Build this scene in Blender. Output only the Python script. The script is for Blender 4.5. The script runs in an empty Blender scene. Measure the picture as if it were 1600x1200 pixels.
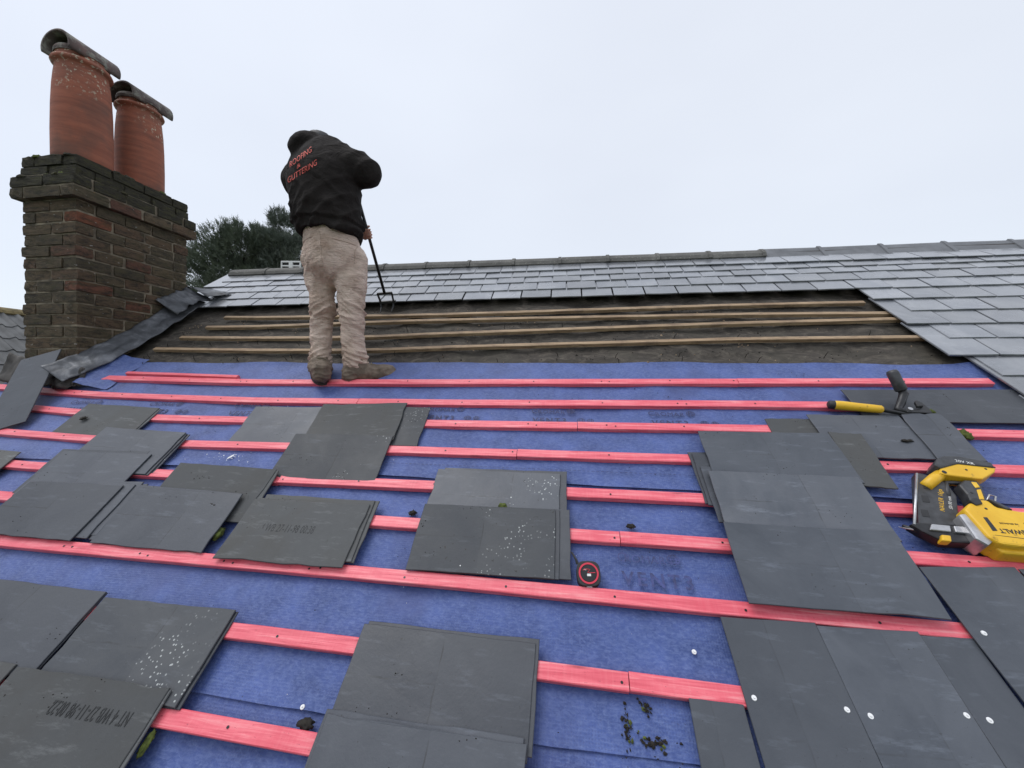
import bpy, bmesh, math, random
import numpy as np
from mathutils import Matrix, Vector, noise, Euler
from mathutils.bvhtree import BVHTree

SC = bpy.context.scene
COL = SC.collection
rnd = random.Random(7)
R = math.radians
ZC = 6.5                                   # eye height above the ground

# ------------------------------------------------------------------ camera
cam_data = bpy.data.cameras.new('camera')
cam = bpy.data.objects.new('camera', cam_data)
COL.objects.link(cam)
SC.camera = cam
cam_data.sensor_width = 36.0
cam_data.lens = 13.5
cam_data.clip_start = 0.05
cam_data.clip_end = 2000
cr, cu, cf = ((0.98938, 0.14514, 0.00785), (-0.00964, 0.01164, 0.99989), (-0.14503, 0.98934, -0.01292))
cam.matrix_world = Matrix(((cr[0], cu[0], -cf[0], 0), (cr[1], cu[1], -cf[1], 0), (cr[2], cu[2], -cf[2], ZC), (0, 0, 0, 1)))

# ------------------------------------------------------------------ sky, sun, exposure
SUN_EL, SUN_AZ = R(66), R(262)             # a soft overcast glow, high, from the left behind the camera
world = bpy.data.worlds.new('World')
SC.world = world
world.use_nodes = True
wn, wl = world.node_tree.nodes, world.node_tree.links
wn.clear()
w_out = wn.new('ShaderNodeOutputWorld')
w_sky = wn.new('ShaderNodeTexSky')
w_sky.sky_type = 'NISHITA'
w_sky.sun_disc = False
w_sky.sun_elevation = SUN_EL
w_sky.sun_rotation = SUN_AZ
w_bg1 = wn.new('ShaderNodeBackground')
w_bg1.inputs['Strength'].default_value = 0.035
w_tc = wn.new('ShaderNodeTexCoord')
w_map = wn.new('ShaderNodeMapping')
w_map.inputs['Scale'].default_value = (1.0, 1.0, 2.4)
w_no = wn.new('ShaderNodeTexNoise')
w_no.inputs['Scale'].default_value = 1.5
w_no.inputs['Detail'].default_value = 3.0
w_no.inputs['Roughness'].default_value = 0.5
w_cr = wn.new('ShaderNodeValToRGB')
w_cr.color_ramp.elements[0].position = 0.30
w_cr.color_ramp.elements[0].color = (0.755, 0.785, 0.845, 1)
w_cr.color_ramp.elements[1].position = 0.72
w_cr.color_ramp.elements[1].color = (0.815, 0.848, 0.905, 1)
w_bg2 = wn.new('ShaderNodeBackground')
w_bg2.inputs['Strength'].default_value = 0.92
w_add = wn.new('ShaderNodeAddShader')
wl.new(w_tc.outputs['Generated'], w_map.inputs['Vector'])
wl.new(w_map.outputs['Vector'], w_no.inputs['Vector'])
wl.new(w_no.outputs['Fac'], w_cr.inputs['Fac'])
w_sep = wn.new('ShaderNodeSeparateXYZ')
w_lum = wn.new('ShaderNodeMapRange')          # an overcast sky is brighter overhead than at the horizon
w_lum.inputs['From Min'].default_value = 0.0
w_lum.inputs['From Max'].default_value = 1.0
w_lum.inputs['To Min'].default_value = 0.93
w_lum.inputs['To Max'].default_value = 1.10
w_mul = wn.new('ShaderNodeVectorMath')
w_mul.operation = 'SCALE'
wl.new(w_tc.outputs['Generated'], w_sep.inputs[0])
wl.new(w_sep.outputs['Z'], w_lum.inputs['Value'])
wl.new(w_cr.outputs['Color'], w_mul.inputs[0])
wl.new(w_lum.outputs['Result'], w_mul.inputs['Scale'])
wl.new(w_mul.outputs['Vector'], w_bg2.inputs['Color'])
wl.new(w_sky.outputs['Color'], w_bg1.inputs['Color'])
wl.new(w_bg1.outputs['Background'], w_add.inputs[0])
wl.new(w_bg2.outputs['Background'], w_add.inputs[1])
wl.new(w_add.outputs['Shader'], w_out.inputs['Surface'])

sun_data = bpy.data.lights.new('sun', 'SUN')
sun_data.energy = 1.5
sun_data.angle = R(35)
sun_data.color = (1.0, 0.985, 0.97)
sun = bpy.data.objects.new('sun', sun_data)
COL.objects.link(sun)
sd = Vector((math.sin(SUN_AZ) * math.cos(SUN_EL), math.cos(SUN_AZ) * math.cos(SUN_EL), math.sin(SUN_EL)))
sun.rotation_euler = sd.to_track_quat('Z', 'Y').to_euler()
sun.location = (0, 0, 30)

SC.view_settings.view_transform = 'Standard'
SC.view_settings.look = 'None'
SC.view_settings.exposure = 0.0
SC.view_settings.gamma = 1.0
SC.view_settings.use_curve_mapping = False
SC.render.engine = 'CYCLES'
SC.cycles.max_bounces = 6

# ------------------------------------------------------------------ node materials
class NT:
    def __init__(self, name, rough=0.7, metal=0.0, spec=0.5):
        self.m = bpy.data.materials.new(name)
        self.m.use_nodes = True
        t = self.m.node_tree
        self.n, self.l = t.nodes, t.links
        self.b = self.n['Principled BSDF']
        self.b.inputs['Roughness'].default_value = rough
        self.b.inputs['Metallic'].default_value = metal
        self.b.inputs['Specular IOR Level'].default_value = spec
        self.tc = self.n.new('ShaderNodeTexCoord')
        self.oi = self.n.new('ShaderNodeObjectInfo')
    def put(self, sock, v):
        if hasattr(v, 'is_output'):
            self.l.new(v, sock)
        else:
            if isinstance(v, (tuple, list)) and len(v) == 3 and len(sock.default_value) == 4:
                v = (*v, 1)
            sock.default_value = v
    def coords(self, scale=(1, 1, 1), kind='Object', jitter=True, rot=(0, 0, 0)):
        mp = self.n.new('ShaderNodeMapping')
        mp.inputs['Scale'].default_value = scale
        mp.inputs['Rotation'].default_value = rot
        self.l.new(self.tc.outputs[kind], mp.inputs['Vector'])
        if jitter:
            c = self.n.new('ShaderNodeVectorMath'); c.operation = 'SCALE'
            c.inputs[0].default_value = (17.3, 9.1, 5.7)
            self.l.new(self.oi.outputs['Random'], c.inputs['Scale'])
            self.l.new(c.outputs['Vector'], mp.inputs['Location'])
        return mp.outputs['Vector']
    def noise(self, vec, scale, detail=4, rough=0.55, dist=0.0):
        x = self.n.new('ShaderNodeTexNoise')
        self.l.new(vec, x.inputs['Vector'])
        x.inputs['Scale'].default_value = scale
        x.inputs['Detail'].default_value = detail
        x.inputs['Roughness'].default_value = rough
        x.inputs['Distortion'].default_value = dist
        return x.outputs['Fac']
    def voro(self, vec, scale, feature='F1', rand=1.0):
        x = self.n.new('ShaderNodeTexVoronoi')
        x.feature = feature
        self.l.new(vec, x.inputs['Vector'])
        x.inputs['Scale'].default_value = scale
        x.inputs['Randomness'].default_value = rand
        return x.outputs['Distance']
    def ramp(self, fac, stops):
        x = self.n.new('ShaderNodeValToRGB')
        e = x.color_ramp.elements
        while len(e) < len(stops):
            e.new(0.5)
        for i, (p, c) in enumerate(stops):
            e[i].position = p
            e[i].color = (c, c, c, 1) if not isinstance(c, tuple) else (*c, 1)
        self.l.new(fac, x.inputs['Fac'])
        return x.outputs['Color']
    def mix(self, fac, a, b, mode='MIX'):
        x = self.n.new('ShaderNodeMix')
        x.data_type = 'RGBA'
        x.blend_type = mode
        self.put(x.inputs[0], fac)
        self.put(x.inputs[6], a)
        self.put(x.inputs[7], b)
        return x.outputs[2]
    def math(self, op, a, b=0.0, c=0.0):
        x = self.n.new('ShaderNodeMath')
        x.operation = op
        self.put(x.inputs[0], a); self.put(x.inputs[1], b); self.put(x.inputs[2], c)
        return x.outputs[0]
    def sep(self, vec):
        x = self.n.new('ShaderNodeSeparateXYZ')
        self.l.new(vec, x.inputs[0])
        return x.outputs
    def bump(self, h, strength=0.3, dist=0.01):
        x = self.n.new('ShaderNodeBump')
        x.inputs['Strength'].default_value = strength
        x.inputs['Distance'].default_value = dist
        self.l.new(h, x.inputs['Height'])
        self.l.new(x.outputs['Normal'], self.b.inputs['Normal'])
    def col(self, v): self.put(self.b.inputs['Base Color'], v)
    def rough(self, v): self.put(self.b.inputs['Roughness'], v)

def plain(name, colour, rough=0.6, metal=0.0, var=0.25, scale=30, bump=0.0):
    t = NT(name, rough, metal)
    f = t.noise(t.coords(), scale, 5)
    d = tuple(c * (1 - var) for c in colour)
    l = tuple(min(1, c * (1 + var)) for c in colour)
    t.col(t.ramp(f, [(0.3, d), (0.7, l)]))
    if bump:
        t.bump(f, bump, 0.004)
    return t.m

def slate_material(name, dark, light, weather, lichen=0.5, rough=0.5, seam=True, lines=1.0):
    t = NT(name, rough, 0.0, 0.5)
    v = t.coords()
    raw = t.coords(jitter=False)
    n1 = t.noise(v, 5.0, 6, 0.6)
    n2 = t.noise(v, 38, 5, 0.6)
    n3 = t.noise(v, 2.6, 5, 0.6, 0.9)
    c = t.ramp(n1, [(0.3, dark), (0.7, light)])
    c = t.mix(t.math('MULTIPLY', n2, 0.35), c, tuple(x * 0.6 for x in dark))
    c = t.mix(t.ramp(n3, [(0.42, 0.0), (0.70, 0.75)]), c, weather)
    s = t.sep(raw)
    if seam:
        jig = t.math('MULTIPLY', t.math('SUBTRACT', t.noise(v, 9, 3), 0.5), 0.02)
        yy = t.math('ABSOLUTE', t.math('ADD', s[1], jig))
        xx = t.math('ADD', t.math('ADD', s[0], jig), t.math('SUBTRACT', 0.02, t.math('MULTIPLY', t.math('FRACT', t.math('MULTIPLY', t.oi.outputs['Random'], 7.7)), 0.10)))
        exposed = t.math('GREATER_THAN', xx, 0.0)
        line_x = t.math('LESS_THAN', t.math('ABSOLUTE', xx), 0.0022)
        line_y = t.math('MULTIPLY', t.math('LESS_THAN', yy, 0.0025), t.math('LESS_THAN', xx, 0.0))
        brk = t.ramp(t.noise(v, 14, 4), [(0.40, 0.0), (0.60, 0.55)])
        ln = t.math('MULTIPLY', t.math('MULTIPLY', t.math('MAXIMUM', line_x, line_y), brk), lines)
        c = t.mix(t.math('MULTIPLY', exposed, 0.22), c, weather)
        c = t.mix(ln, c, (0.02, 0.02, 0.02))
        spots = t.voro(v, 75)
        zone = t.ramp(t.noise(v, 6.5, 3), [(0.53, 0.0), (0.62, 1.0)])
        sp = t.math('MULTIPLY', t.math('LESS_THAN', spots, 0.24), zone)
        sp = t.math('MULTIPLY', t.math('MULTIPLY', sp, exposed), t.math('GREATER_THAN', t.oi.outputs['Random'], 1.0 - lichen))
        c = t.mix(t.math('MULTIPLY', sp, 0.75), c, (0.42, 0.44, 0.43))
    pale = t.ramp(t.noise(t.coords((2.2, 10, 1), rot=(0, 0, 0.5)), 3.1, 7, 0.72), [(0.56, 0.0), (0.74, 0.7)])
    c = t.mix(pale, c, tuple(min(1, x * 1.9) for x in light))
    dirt = t.ramp(t.noise(v, 62, 3, 0.7), [(0.66, 0.0), (0.71, 0.9)])
    dz = t.ramp(t.noise(v, 4.2, 2), [(0.48, 0.0), (0.6, 1.0)])
    c = t.mix(t.math('MULTIPLY', dirt, dz), c, (0.015, 0.014, 0.012))
    br = t.math('ADD', t.math('MULTIPLY', t.oi.outputs['Random'], 0.70), 0.72)
    hs = t.n.new('ShaderNodeHueSaturation')
    t.l.new(c, hs.inputs['Color']); t.l.new(br, hs.inputs['Value'])
    t.col(hs.outputs['Color'])
    t.rough(t.ramp(n1, [(0.25, rough - 0.08), (0.8, rough + 0.14)]))
    t.bump(t.noise(v, 70, 6, 0.65), 0.22, 0.003)
    return t.m

M = {}
M['slate'] = slate_material('grey_slate', (0.038, 0.043, 0.054), (0.058, 0.064, 0.077), (0.074, 0.080, 0.092), rough=0.44, lichen=0.12)
M['slate_lichen'] = slate_material('lichened_slate', (0.037, 0.042, 0.050), (0.056, 0.061, 0.070), (0.075, 0.078, 0.082), lichen=1.0, rough=0.6)
M['slate_back'] = slate_material('slate_reverse', (0.068, 0.072, 0.076), (0.105, 0.109, 0.111), (0.070, 0.068, 0.062), rough=0.68, seam=False)
M['slate_pale'] = slate_material('dusty_slate', (0.050, 0.057, 0.070), (0.074, 0.082, 0.097), (0.095, 0.10, 0.112), rough=0.45, lines=0.8, lichen=0.0)  # paler tone, sets the middle step apart from its neighbours
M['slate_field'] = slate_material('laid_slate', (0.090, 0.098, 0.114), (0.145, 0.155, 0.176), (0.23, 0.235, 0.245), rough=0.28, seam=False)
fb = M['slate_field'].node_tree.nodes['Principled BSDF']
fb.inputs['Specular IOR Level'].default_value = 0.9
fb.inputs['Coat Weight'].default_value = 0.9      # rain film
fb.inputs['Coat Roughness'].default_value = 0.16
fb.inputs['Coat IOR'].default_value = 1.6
M['slate_clean'] = slate_material('fresh_slate', (0.038, 0.044, 0.055), (0.054, 0.061, 0.074), (0.070, 0.077, 0.090), rough=0.42, seam=True, lines=0.45, lichen=0.0)

def wood(name, base, dark, pale, grey=None, rough=0.72):
    t = NT(name, rough)
    v = t.coords((1.6, 34, 34))
    g = t.noise(v, 2.2, 7, 0.62, 0.8)
    c = t.ramp(g, [(0.3, dark), (0.52, base), (0.74, pale)])
    kn = t.voro(t.coords((1.3, 9, 9)), 1.7)
    c = t.mix(t.ramp(kn, [(0.03, 0.75), (0.10, 0.0)]), c, tuple(x * 0.45 for x in dark))
    blot = t.ramp(t.noise(t.coords((3, 8, 8)), 3.0, 5, 0.65), [(0.48, 0.0), (0.66, 0.75)])
    c = t.mix(blot, c, dark if grey is None else grey)
    scuff = t.ramp(t.noise(t.coords((24, 90, 90)), 1.6, 4, 0.7), [(0.66, 0.0), (0.72, 0.85)])
    c = t.mix(scuff, c, tuple(x * 0.3 for x in dark))
    saw = t.ramp(t.noise(t.coords((85, 5, 5)), 1.5, 3, 0.6), [(0.45, 0.0), (0.78, 0.14)])
    c = t.mix(saw, c, pale)
    t.col(c)
    t.bump(t.math('ADD', g, t.math('MULTIPLY', saw, 0.5)), 0.45, 0.004)
    return t.m
M['pink'] = wood('pink_treated_batten', (0.83, 0.150, 0.190), (0.60, 0.055, 0.090), (0.88, 0.36, 0.365), (0.73, 0.095, 0.135), 0.42)
M['oldwood'] = wood('old_batten', (0.34, 0.235, 0.14), (0.13, 0.08, 0.045), (0.48, 0.36, 0.235), (0.15, 0.10, 0.065))
M['deck'] = plain('rafter_void', (0.035, 0.028, 0.022), 0.9)

# blue breather membrane: tiny embossed dimples, fibres, mottling with sag shading painted in
t = NT('blue_membrane', 0.62)
v = t.coords(jitter=False)
fib = t.noise(t.coords((16, 30, 1), jitter=False, rot=(0, 0, 0.7)), 3.2, 7, 0.75, 0.6)
cl = t.noise(v, 7, 5, 0.6)
dim = t.voro(v, 115, rand=0.25)
c = t.ramp(cl, [(0.3, (0.022, 0.048, 0.175)), (0.7, (0.060, 0.104, 0.320))])  # mottled contrast also puts the shading of the sagging sheet into the colour
c = t.mix(t.ramp(fib, [(0.42, 0.0), (0.70, 0.55)]), c, (0.165, 0.225, 0.44))
c = t.mix(t.ramp(dim, [(0.10, 0.4), (0.34, 0.0)]), c, (0.036, 0.048, 0.15))
wet = t.ramp(t.noise(v, 2.1, 4, 0.6, 0.5), [(0.55, 0.0), (0.68, 0.45)])
c = t.mix(wet, c, (0.046, 0.062, 0.185))
gr = t.ramp(t.noise(v, 95, 2, 0.6), [(0.70, 0.0), (0.735, 0.9)])
gz = t.ramp(t.noise(v, 3.3, 3), [(0.55, 0.0), (0.66, 1.0)])
c = t.mix(t.math('MULTIPLY', gr, gz), c, (0.02, 0.02, 0.03))
t.col(c)
t.bump(t.math('ADD', t.math('MULTIPLY', dim, 0.8), fib), 0.4, 0.004)
t.b.inputs['Sheen Weight'].default_value = 0.2
t.b.inputs['Sheen Roughness'].default_value = 0.45
M['membrane'] = t.m
M['faint'] = plain('washed_out_print', (0.040, 0.052, 0.165), 0.6, var=0.5, scale=40)
M['print'] = plain('faded_navy_print', (0.026, 0.032, 0.10), 0.6, var=0.5, scale=60)
t = NT('old_roofing_felt', 0.85)
v = t.coords(jitter=False)
st = t.noise(t.coords((2.6, 5, 1), jitter=False), 3.4, 9, 0.74, 1.2)
c = t.ramp(st, [(0.30, (0.014, 0.012, 0.009)), (0.5, (0.048, 0.040, 0.032)), (0.72, (0.135, 0.115, 0.092))])
sp = t.ramp(t.noise(v, 55, 3, 0.7), [(0.69, 0.0), (0.73, 0.8)])
c = t.mix(sp, c, (0.30, 0.27, 0.22))
gb = t.ramp(t.noise(v, 2.4, 4), [(0.5, 0.0), (0.68, 0.6)])
c = t.mix(gb, c, (0.062, 0.056, 0.042))
t.col(c)
t.bump(t.noise(v, 40, 6, 0.7), 0.5, 0.008)
M['felt'] = t.m
# brickwork
t = NT('weathered_brick', 0.92)
v = t.coords((1, 1, 1))
base = t.ramp(t.oi.outputs['Random'], [(0.0, (0.100, 0.080, 0.050)), (0.45, (0.155, 0.116, 0.068)), (0.80, (0.160, 0.098, 0.060)), (0.93, (0.175, 0.080, 0.052)), (1.0, (0.27, 0.095, 0.050))])
n = t.noise(v, 2.6, 9, 0.78)
c = t.mix(t.ramp(n, [(0.37, 0.88), (0.55, 0.0)]), base, (0.030, 0.027, 0.021))
alg = t.ramp(t.noise(v, 2.0, 4, 0.6), [(0.5, 0.0), (0.7, 0.6)])
c = t.mix(alg, c, (0.07, 0.066, 0.028))
wl_ = t.ramp(t.noise(v, 5.0, 3, 0.5), [(0.70, 0.0), (0.725, 0.85)])
c = t.mix(wl_, c, (0.45, 0.44, 0.40))
ol = t.ramp(t.noise(t.coords((1.3, 1.3, 1.3)), 3.3, 3, 0.5), [(0.745, 0.0), (0.765, 0.8)])
c = t.mix(ol, c, (0.40, 0.20, 0.04))
t.col(c)
t.bump(t.noise(v, 5, 9, 0.8), 1.0, 0.03)
M['brick'] = t.m
M['mortar'] = plain('lime_mortar', (0.185, 0.155, 0.112), 0.95, var=0.6, scale=14, bump=0.6)
t = NT('mossy_brick', 0.95)
v = t.coords()
n = t.noise(v, 3.4, 7, 0.7)
c = t.ramp(n, [(0.3, (0.022, 0.021, 0.016)), (0.5, (0.056, 0.050, 0.032)), (0.64, (0.075, 0.070, 0.028)), (0.80, (0.13, 0.11, 0.08))])
t.col(c)
t.bump(t.noise(v, 5, 9, 0.8), 1.0, 0.04)
M['mossbrick'] = t.m
t = NT('terracotta', 0.78)
v = t.coords()
hb = t.noise(t.coords((1, 1, 9)), 3.5, 5, 0.6)
c = t.ramp(hb, [(0.3, (0.215, 0.066, 0.038)), (0.7, (0.36, 0.115, 0.064))])
c = t.mix(t.ramp(t.noise(v, 2.6, 5, 0.65), [(0.44, 0.0), (0.70, 0.85)]), c, (0.10, 0.062, 0.048))
s = t.sep(t.coords(jitter=False))
hi = t.math('GREATER_THAN', s[2], 0.5)
lz = t.ramp(t.noise(v, 3.0, 3), [(0.46, 0.0), (0.56, 1.0)])
ls = t.ramp(t.noise(v, 42, 3, 0.6), [(0.58, 0.0), (0.62, 0.9)])
c = t.mix(t.math('MULTIPLY', t.math('MULTIPLY', ls, lz), hi), c, (0.50, 0.44, 0.33))
gl = t.ramp(t.noise(v, 6.2, 2), [(0.74, 0.0), (0.76, 0.8)])
c = t.mix(t.math('MULTIPLY', gl, hi), c, (0.15, 0.19, 0.11))
t.col(c)
t.bump(hb, 0.35, 0.006)
M['terracotta'] = t.m
t = NT('lichened_cap_tile', 0.9)
v = t.coords()
c = t.ramp(t.noise(v, 6, 6, 0.7), [(0.3, (0.05, 0.045, 0.042)), (0.55, (0.12, 0.09, 0.085)), (0.75, (0.20, 0.12, 0.105))])
c = t.mix(t.ramp(t.noise(v, 11, 5, 0.7), [(0.5, 0.0), (0.62, 0.8)]), c, (0.27, 0.27, 0.235))
t.col(c)
t.bump(t.noise(v, 20, 6, 0.7), 0.6, 0.008)
M['captile'] = t.m
t = NT('crumpled_lead', 0.50, 0.25)
v = t.coords()
n = t.noise(v, 7, 6, 0.65, 0.7)
c = t.ramp(n, [(0.3, (0.034, 0.036, 0.041)), (0.52, (0.085, 0.090, 0.10)), (0.75, (0.22, 0.23, 0.25))])
t.col(c)
t.rough(t.ramp(n, [(0.3, 0.62), (0.7, 0.40)]))
t.bump(t.noise(v, 26, 5, 0.6), 0.5, 0.006)
M['lead'] = t.m
M['darklead'] = plain('dirty_old_lead', (0.055, 0.050, 0.046), 0.75, 0.1, var=0.6, scale=10, bump=0.6)
t = NT('concrete_ridge', 0.85)
v = t.coords()
c = t.ramp(t.noise(v, 5, 6, 0.65), [(0.3, (0.075, 0.073, 0.068)), (0.7, (0.165, 0.16, 0.148))])
c = t.mix(t.ramp(t.voro(v, 34), [(0.13, 0.9), (0.2, 0.0)]), c, (0.24, 0.24, 0.21))
t.col(c)
t.bump(t.noise(v, 30, 6, 0.7), 0.5, 0.008)
M['ridge_old'] = t.m
M['ridge_new'] = plain('smooth_ridge', (0.135, 0.140, 0.150), 0.55, var=0.25, scale=7, bump=0.2)
M['pantile'] = plain('grey_concrete_tile', (0.105, 0.108, 0.110), 0.7, var=0.3, scale=6, bump=0.3)
M['lichenridge'] = plain('lichened_ridge', (0.16, 0.125, 0.06), 0.9, var=0.7, scale=9, bump=0.5)
M['white'] = plain('white_plastic', (0.70, 0.70, 0.68), 0.5, var=0.08)
M['disc'] = plain('white_disc', (0.78, 0.78, 0.78), 0.4, var=0.08)
M['black'] = plain('black_rubber', (0.022, 0.022, 0.024), 0.6, var=0.3)
M['blackmetal'] = plain('black_painted_steel', (0.018, 0.018, 0.020), 0.4, 0.2, var=0.3)
M['gunblack'] = plain('charcoal_plastic', (0.042, 0.043, 0.047), 0.45, var=0.35, scale=40)
t = NT('yellow_tool_plastic', 0.42)
v = t.coords()
c = t.ramp(t.noise(v, 9, 5, 0.6), [(0.3, (0.68, 0.38, 0.012)), (0.7, (0.80, 0.49, 0.03))])
c = t.mix(t.ramp(t.noise(v, 34, 5, 0.75), [(0.60, 0.0), (0.70, 0.75)]), c, (0.16, 0.08, 0.015))
t.col(c)
t.bump(t.noise(v, 90, 3), 0.12, 0.002)
M['yellow'] = t.m
M['steel'] = plain('scuffed_steel', (0.50, 0.50, 0.51), 0.38, 0.85, var=0.2)
M['red'] = plain('red_print', (0.62, 0.035, 0.07), 0.5, var=0.1)
M['whiteprint'] = plain('white_print', (0.72, 0.72, 0.70), 0.5, var=0.1)
M['blackprint'] = plain('black_print', (0.02, 0.02, 0.02), 0.5)
M['stamp'] = plain('stamped_ink', (0.018, 0.019, 0.020), 0.7, var=0.5, scale=90)
M['orangeprint'] = plain('orange_red_print', (0.72, 0.115, 0.085), 0.65, var=0.15)
M['moss'] = plain('green_moss', (0.075, 0.095, 0.018), 0.95, var=0.6, scale=60, bump=0.8)
M['debris'] = plain('wet_black_debris', (0.016, 0.013, 0.009), 0.85, var=0.6, scale=40)
M['grass'] = plain('ground_grass', (0.055, 0.085, 0.03), 0.95, var=0.4, scale=0.4)
M['render'] = plain('wall_brick', (0.22, 0.12, 0.085), 0.9, var=0.3, scale=5)
M['bark'] = plain('bark', (0.05, 0.036, 0.026), 0.95, var=0.4, scale=8, bump=0.7)
def leafmat(name, a, b):
    t = NT(name, 0.75)
    t.col(t.ramp(t.noise(t.coords(), 1.7, 4), [(0.3, a), (0.7, b)]))
    return t.m
M['needle'] = leafmat('conifer_needles', (0.062, 0.084, 0.058), (0.130, 0.155, 0.108))
M['needle2'] = leafmat('conifer_needles_grey', (0.075, 0.096, 0.078), (0.150, 0.172, 0.136))
# clothes and skin
t = NT('black_hoodie_cloth', 0.93, 0.0, 0.2)
v = t.coords()
t.col(t.ramp(t.noise(v, 7, 5), [(0.3, (0.0125, 0.0100, 0.0092)), (0.7, (0.026, 0.0220, 0.0205))]))
wr = t.noise(t.coords((8, 8, 9), rot=(0.3, 0.6, 0.4)), 1.3, 6, 0.6, 1.8)
t.bump(t.math('ADD', t.math('MULTIPLY', t.noise(v, 260, 3), 0.05), wr), 0.8, 0.018)
M['hoodie'] = t.m
t = NT('dirty_khaki_cloth', 0.9, 0.0, 0.2)
v = t.coords()
c = t.ramp(t.noise(v, 5, 6, 0.62), [(0.3, (0.54, 0.415, 0.335)), (0.7, (0.74, 0.60, 0.51))])
c = t.mix(t.ramp(t.noise(v, 3.1, 5, 0.7), [(0.47, 0.0), (0.68, 0.8)]), c, (0.26, 0.165, 0.115))
t.col(c)
wr = t.noise(t.coords((9, 9, 34)), 1.6, 6, 0.65, 1.5)
t.bump(t.math('ADD', t.math('MULTIPLY', t.noise(v, 220, 3), 0.06), wr), 0.9, 0.016)
M['khaki'] = t.m
t = NT('worn_boot_leather', 0.8)
v = t.coords()
t.col(t.ramp(t.noise(v, 14, 6, 0.65), [(0.3, (0.075, 0.056, 0.040)), (0.7, (0.24, 0.185, 0.14))]))
t.bump(t.noise(v, 50, 5), 0.4, 0.004)
M['boot'] = t.m
M['sole'] = plain('boot_sole', (0.030, 0.022, 0.017), 0.85, var=0.4)
M['lace'] = plain('boot_lace', (0.22, 0.18, 0.13), 0.9)
t = NT('skin', 0.55)
t.col(t.ramp(t.noise(t.coords(), 20, 4), [(0.3, (0.36, 0.19, 0.135)), (0.7, (0.47, 0.27, 0.20))]))
t.b.inputs['Subsurface Weight'].default_value = 0.1
M['skin'] = t.m
M['hair'] = plain('dark_hair', (0.02, 0.015, 0.012), 0.8)

# ------------------------------------------------------------------ object helpers
def tag(o, label=None, cat=None, group=None, kind=None):
    if label: o['label'] = label
    if cat: o['category'] = cat
    if group: o['group'] = group
    if kind: o['kind'] = kind
    return o

def link(name, me, mat=None, parent=None, loc=None, rot=None, mw=None, smooth=False):
    o = bpy.data.objects.new(name, me)
    COL.objects.link(o)
    if mat is not None and me is not None:
        if not me.materials:
            me.materials.append(M[mat] if isinstance(mat, str) else mat)
    if parent: o.parent = parent
    if loc is not None: o.location = loc
    if rot is not None: o.rotation_euler = rot
    if mw is not None: o.matrix_world = mw
    if smooth:
        for p in me.polygons: p.use_smooth = True
    return o

def mesh(name, V, F):
    me = bpy.data.meshes.new(name)
    me.from_pydata([tuple(map(float, p)) for p in V], [], [tuple(map(int, f)) for f in F])
    me.update()
    return me

def empty(name, mw=None, loc=None):
    o = bpy.data.objects.new(name, None)
    COL.objects.link(o)
    if mw is not None: o.matrix_world = mw
    if loc is not None: o.location = loc
    return o

def from_bm(name, bm):
    me = bpy.data.meshes.new(name)
    bmesh.ops.recalc_face_normals(bm, faces=bm.faces)
    bm.to_mesh(me); bm.free()
    return me

def box_me(name, x0, x1, y0, y1, z0, z1, bev=0.0, seg=2):
    bm = bmesh.new()
    bmesh.ops.create_cube(bm, size=1.0, matrix=Matrix.Translation(((x0+x1)/2, (y0+y1)/2, (z0+z1)/2)) @ Matrix.Diagonal((x1-x0, y1-y0, z1-z0, 1)))
    if bev:
        bmesh.ops.bevel(bm, geom=bm.edges[:], offset=bev, segments=seg, affect='EDGES', profile=0.5)
    return from_bm(name, bm)

def prism_me(name, poly, z0, z1, bev=0.0, seg=2):
    bm = bmesh.new()
    a = [bm.verts.new((p[0], p[1], z0)) for p in poly]
    b = [bm.verts.new((p[0], p[1], z1)) for p in poly]
    n = len(poly)
    bm.faces.new(a[::-1]); top = bm.faces.new(b)
    for i in range(n):
        bm.faces.new((a[i], a[(i+1) % n], b[(i+1) % n], b[i]))
    bmesh.ops.recalc_face_normals(bm, faces=bm.faces)
    if bev:
        bmesh.ops.bevel(bm, geom=bm.edges[:], offset=bev, segments=seg, affect='EDGES', profile=0.6, clamp_overlap=True)
    return from_bm(name, bm)

def tube_me(name, pts, rad, n=10):
    pts = [Vector(p) for p in pts]
    if not isinstance(rad, (list, tuple)): rad = [rad] * len(pts)
    V, F = [], []
    up = Vector((0.13, 0.27, 0.95)).normalized()
    for i, p in enumerate(pts):
        t_ = (pts[min(i+1, len(pts)-1)] - pts[max(i-1, 0)]).normalized()
        a = t_.cross(up)
        if a.length < 1e-3: a = t_.cross(Vector((1, 0, 0)))
        a.normalize(); b = t_.cross(a)
        for k in range(n):
            th = 2 * math.pi * k / n
            V.append(p + (a * math.cos(th) + b * math.sin(th)) * rad[i])
    for i in range(len(pts) - 1):
        for k in range(n):
            F.append((i*n+k, i*n+(k+1) % n, (i+1)*n+(k+1) % n, (i+1)*n+k))
    F.append(tuple(range(n))[::-1]); F.append(tuple(range((len(pts)-1)*n, len(pts)*n)))
    return mesh(name, V, F)

def grid_me(name, fn, nu, nv):
    V = [fn(i / nu, j / nv) for j in range(nv + 1) for i in range(nu + 1)]
    F = [(j*(nu+1)+i, j*(nu+1)+i+1, (j+1)*(nu+1)+i+1, (j+1)*(nu+1)+i) for j in range(nv) for i in range(nu)]
    return mesh(name, V, F)

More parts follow.
